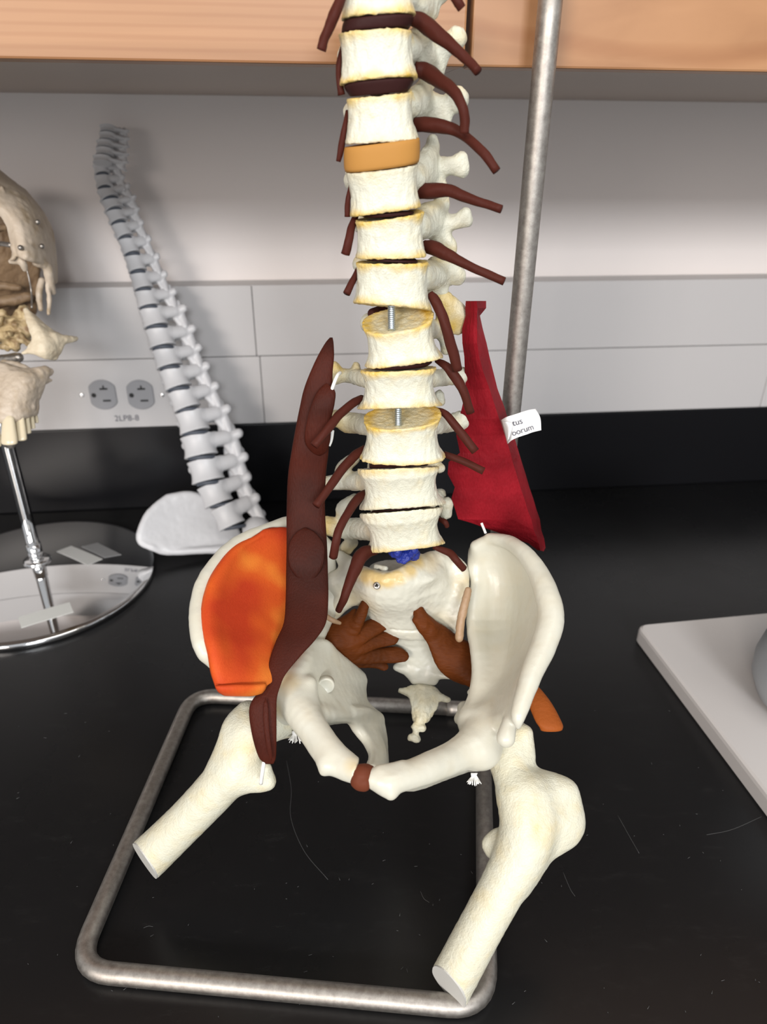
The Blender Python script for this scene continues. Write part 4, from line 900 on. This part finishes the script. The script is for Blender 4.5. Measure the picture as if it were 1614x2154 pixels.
def sticker(c4, m):
    g = [G(x, y, 11) for x, y in c4]; n = 8; V = []; F = []
    if len(c4) > 4:
        a_, b_ = (g[0]+g[-1])/2, (g[2]+g[3])/2; d = b_-a_; w_ = np.array([-d[1], d[0], 0]); w_ *= 8/np.linalg.norm(w_); g = [a_+w_, b_+w_, b_-w_, a_-w_]
    for lay in (0, 1):
        for i in range(n+1):
            for j in range(n+1):
                u, w_ = i/n, j/n; p = g[0]*(1-u)*(1-w_)+g[1]*u*(1-w_)+g[2]*u*w_+g[3]*(1-u)*w_; q = np.linalg.norm(p[:2]-DC[:2])/DR
                V.append([p[0], p[1], 6+8*(1-q*q)-.2+lay*.5])
    N = (n+1)**2
    for i in range(n):
        for j in range(n):
            k = i*(n+1)+j; F += [(k, k+1, k+n+2, k+n+1), (N+k, N+k+n+1, N+k+n+2, N+k+1)]
    for i in range(n):
        for a_, b_ in ((i, i+1), ((n)*(n+1)+i, n*(n+1)+i+1), (i*(n+1), (i+1)*(n+1)), (i*(n+1)+n, (i+1)*(n+1)+n)): F.append((a_, b_, N+b_, N+a_))
    return mk('sticker', np.array(V), F, m, base, smooth=False)
s1 = sticker([(120, 1164), (150, 1151), (216, 1177), (185, 1192)], mat('label_white', (.5, .5, .48), .5)); s2 = sticker([(172, 1152), (205, 1142), (255, 1165), (220, 1174)], mat('label_grey', (.22, .22, .22), .5))
s3 = sticker([(33, 1302), (42, 1290), (146, 1270), (154, 1280), (140, 1290), (48, 1312)], M_sticker)
SK = empty('skull', SC+[0, 0, 185], label='exploded real-bone human skull with separated face bones and steel rivets, at left edge', cat='skull')
TS = 1.50
fd = Field(1.0)   # frontal bone shell
fd.sheet([[(-60, 345, 1.42, 3), (-20, 352, 1.44, 3), (20, 383, 1.47, 3), (50, 405, 1.52, 3)],
          [(-60, 380, 1.38, 3), (-10, 385, 1.40, 3), (45, 410, 1.44, 3), (82, 445, 1.52, 3)],
          [(-50, 410, 1.37, 3), (8, 425, 1.38, 3), (65, 450, 1.42, 3), (102, 480, 1.52, 3)],
          [(10, 455, 1.38, 2.5), (40, 470, 1.38, 3), (80, 495, 1.42, 3), (110, 520, 1.52, 3)],
          [(26, 500, 1.39, 2.5), (50, 510, 1.38, 3), (88, 530, 1.43, 3), (113, 560, 1.52, 3)],
          [(32, 530, 1.40, 2.5), (55, 540, 1.38, 3), (90, 552, 1.43, 3), (114, 590, 1.52, 3)]], 3, 3, 1.2)
fd.chain([(22, 550, 1.41, 5), (45, 550, 1.40, 9), (52, 566, 1.41, 6)], 2); fd.chain([(75, 553, 1.42, 8), (98, 560, 1.44, 10), (105, 590, 1.46, 9), (112, 615, 1.48, 6)], 2)
fd.chain([(100, 600, 1.46, 5), (104, 630, 1.47, 5), (102, 660, 1.47, 4)], 1.5); fd.chain([(88, 590, 1.5, 7), (82, 620, 1.5, 7), (86, 650, 1.5, 5)], 1.5)
random.seed(2)
for i in range(46):
    s = i/45; x = np.interp(s, [0, .3, .6, 1], [-4, 14, 24, 24]); y = np.interp(s, [0, .3, .6, 1], [395, 440, 480, 545]); x += random.uniform(-4, 4)
    fd.chain([(x+5, y, 1.385, 4), (x, y+random.uniform(-3, 3), 1.39, 2.2)], .8)
def skst(v): n1 = noise(v, 9)*.5+.5; return .35*n1
v, f, stn = fd.mesh(.3, 4, skst); fb = mk('frontal_bone', v, f, M_skull, SK, stn)
for x, y in ((79, 467), (43, 521), (88, 518)):
    c = P(x, y, 1.365 if x < 60 else 1.395); mk('rivet', *facedisc(c, 2.0, 1.8, np.array([0, 0, H])-c, 16, ((1, -3), (1, .3), (.7, .9), (.3, 1.1))), M_steel, fb)
fd = Field(1.1)   # inner brain case seen through the gap
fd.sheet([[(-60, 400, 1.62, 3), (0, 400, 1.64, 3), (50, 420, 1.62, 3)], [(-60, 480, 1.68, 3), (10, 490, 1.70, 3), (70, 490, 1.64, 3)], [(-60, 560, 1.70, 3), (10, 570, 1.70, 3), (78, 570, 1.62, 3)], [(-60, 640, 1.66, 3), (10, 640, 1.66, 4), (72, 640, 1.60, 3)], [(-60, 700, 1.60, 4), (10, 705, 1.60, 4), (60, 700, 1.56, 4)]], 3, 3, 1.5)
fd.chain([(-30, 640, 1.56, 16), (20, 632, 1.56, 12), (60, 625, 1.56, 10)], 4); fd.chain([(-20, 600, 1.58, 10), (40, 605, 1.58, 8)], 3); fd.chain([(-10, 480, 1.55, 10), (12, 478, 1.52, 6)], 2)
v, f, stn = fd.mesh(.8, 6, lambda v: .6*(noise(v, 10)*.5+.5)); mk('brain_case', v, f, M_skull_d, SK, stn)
fd = Field(.9); random.seed(5)   # sphenoid and ethmoid lumps
for i in range(34):
    x, y = random.uniform(-30, 62), random.uniform(655, 735); fd.chain([(x, y, 1.52+random.uniform(-.02, .04), random.uniform(4, 9)), (x+random.uniform(-22, 22), y+random.uniform(-8, 8), 1.53, random.uniform(3, 6))], 5)
fd.chain([(-40, 700, 1.55, 18), (50, 705, 1.54, 16)], 4)
v, f, stn = fd.mesh(1.3, 3.5, lambda v: .9*np.clip(noise(v, 5), 0, 1)); mk('sphenoid_bone', v, f, bone('yellowed_bone', (.52, .40, .22), (.18, .10, .04), 600, .4, .8, .5), SK, stn)
fd = Field(.8)    # cheek bone
fd.sheet([[(54, 652, 1.44, 2), (62, 660, 1.44, 2.2), (72, 666, 1.45, 2)], [(66, 690, 1.43, 2.4), (80, 690, 1.43, 2.6), (98, 690, 1.45, 2)], [(74, 715, 1.43, 2.6), (95, 715, 1.43, 3), (122, 708, 1.46, 2.2)], [(62, 735, 1.43, 2.2), (95, 738, 1.43, 3), (128, 730, 1.46, 2.2)], [(82, 744, 1.43, 2), (98, 750, 1.44, 2.4), (116, 752, 1.46, 2)]], 3, 3, 1.2)
fd.chain([(115, 712, 1.45, 12), (140, 714, 1.47, 9), (160, 712, 1.49, 5)], 3); fd.chain([(70, 735, 1.43, 6), (48, 743, 1.43, 3)], 2)
v, f, stn = fd.mesh(.35, 3, lambda v: .15*(noise(v, 5)*.5+.5)); mk('cheek_bone', v, f, bone('pale_old_bone', (.70, .61, .45), (.45, .3, .15), 900, .3, .4, .5), SK, stn)
fd = Field(.8)    # upper jaw
fd.sheet([[(-50, 770, 1.46, 4), (0, 772, 1.44, 4), (45, 785, 1.44, 4), (95, 780, 1.47, 4)], [(-50, 800, 1.45, 4), (15, 800, 1.43, 5), (55, 800, 1.43, 5), (85, 805, 1.46, 4)], [(-40, 850, 1.43, 5), (12, 855, 1.42, 6), (45, 845, 1.43, 6), (70, 840, 1.46, 5)], [(-40, 875, 1.42, 4), (12, 878, 1.415, 5), (45, 870, 1.43, 5), (70, 865, 1.46, 4)]], 4, 3, 2)
fd.chain([(10, 765, 1.46, 9), (40, 770, 1.46, 8), (60, 780, 1.46, 7)], 2); fd.chain([(85, 785, 1.46, 12), (106, 782, 1.48, 7)], 2); fd.chain([(95, 800, 1.47, 8), (108, 800, 1.48, 3)], 2)
fd.chain([(-12, 822, 1.40, 14), (4, 828, 1.40, 8)], 2, 's')
for x, y in ((18, 875), (42, 872), (56, 862), (67, 855)): fd.chain([(x, y-22, 1.42+max(0, x-30)*.0008, 5), (x, y, 1.415+max(0, x-30)*.0008, 7)], 2)
v, f, stn = fd.mesh(.4, 3.5, skst); mj = mk('upper_jaw', v, f, M_skull, SK, stn)
for x, y0, y1, r, t in ((-14, 880, 940, 14, 1.415), (19, 884, 934, 15, 1.41), (43, 880, 926, 11, 1.425), (57, 878, 912, 7, 1.44), (67, 872, 902, 6, 1.455), (75, 868, 890, 5, 1.47)):
    fd = Field(.6); n_ = R@np.array([0, 0, 1.0]); fd.chain([(x-1, y0, t, r*.85), (x, (y0+y1)/2, t, r*1.05), (x+1, y1-r*.4, t, r*1.15)], 1.5, squash=(n_, .55)); fd.cut(P(x, y1, t), np.array([0, 0, -1.0]))
    v, f, _ = fd.mesh(.05, 3); mk('tooth', v, f, M_tooth, mj)
mk('wire', *tube([P(55, 560, 1.44), P(62, 590, 1.45), (P(66, 615, 1.46)), P(67, 648, 1.45)], .7, 8), M_steel, SK)
mk('spring', *tube([P(-20, 512, 1.45), P(5, 513, 1.44), P(24, 516, 1.41)], 2.0, 10), M_steel, SK)
fd = Field(1.0); fd.chain([(-10, 760, 1.54, 12), (40, 752, 1.52, 10)], 3); fd.chain([(-40, 790, 1.55, 30), (-10, 830, 1.55, 24)], 5); fd.chain([(17, 800, 1.6, 16), (20, 930, 1.56, 14)], 2)
v, f, _ = fd.mesh(.4, 4); mk('palate_support', v, f, M_steel, SK)

# ------------------------------------------------------------------ white board with grey post at right
c0 = G(1333, 1343); e1 = G(1614, 1722)-c0; e1[2] = 0; L1 = np.linalg.norm(e1); e1 /= L1; e2 = np.array([-e1[1], e1[0], 0]); e2 = e2 if e2[0] > 0 else -e2
bk = G(1614, 1283, 16)-G(1345, 1308, 16); bk[2] = 0; bk /= np.linalg.norm(bk)
BDc = empty('display_board', c0+e1*120+bk*120, label='white laminate board with a grey plastic post, lying on the counter at the right edge', cat='board')
cor = [c0, c0+bk*330, c0+bk*330+e1*330, c0+e1*330]; cc = sum(cor)/4
def rr_outline(cs, r, n=6):
    out = []
    for i in range(4):
        p = cs[i]; a = cs[i-1]-p; b = cs[(i+1) % 4]-p; a = a/np.linalg.norm(a); b = b/np.linalg.norm(b)
        for k in range(n+1): s = k/n; out.append(p+a*r*(1-s)**2+b*r*s**2)
    return np.array(out)
def inset(o, d): return o+(cc-o)/np.linalg.norm(cc-o, axis=1)[:, None]*d
o_ = rr_outline(cor, 8)
v, f = loft([inset(o_, 1.5), o_+[0, 0, 1.5], o_+[0, 0, 12], inset(o_, .8)+[0, 0, 14.5], inset(o_, 3)+[0, 0, 16]]); mk('board', v, f, M_plate, BDc, smooth=False)
pc = np.array([.83*H, 1.03*H, 16]); mk('post', *lathe(pc, [(36, 0), (44, 6), (50, 20), (51, 34), (48, 50), (42, 66), (39, 90), (38, 140), (36, 150), (10, 152)], 64), M_post, BDc)

# ------------------------------------------------------------------ dust and scratches on the counter
random.seed(11); parts = []
for i in range(110):
    x = random.uniform(20, 1600); y = random.uniform(1480, 2140); c = G(x, y, .25); L = random.choice([.3, .4, .5, .6, 1.0]); a = random.uniform(0, 3.1)
    d = np.array([math.cos(a), math.sin(a), 0])*L; parts.append(tube([c-d, c+d], .16, 5, sub=1))
for q in ([(603, 1600), (613, 1660), (612, 1720), (640, 1790), (690, 1850)], [(302, 1952), (312, 1948), (322, 1949)], [(1487, 1756), (1540, 1745), (1602, 1718)], [(885, 1875), (892, 1890), (903, 1898)], [(1300, 1715), (1325, 1760), (1345, 1795)], [(1185, 1835), (1200, 1870), (1210, 1885)]):
    parts.append(tube([G(x, y, .1) for x, y in q], .13, 5, sub=6))
mk('dust', *merge(parts), mat('dust_grey', (.07, .07, .07), .8), props=dict(label='pale dust specks, hairs and scratches scattered over the black countertop', cat='dust', kind='stuff'))
for o in bpy.data.objects:
    if '_o' in o: del o['_o']
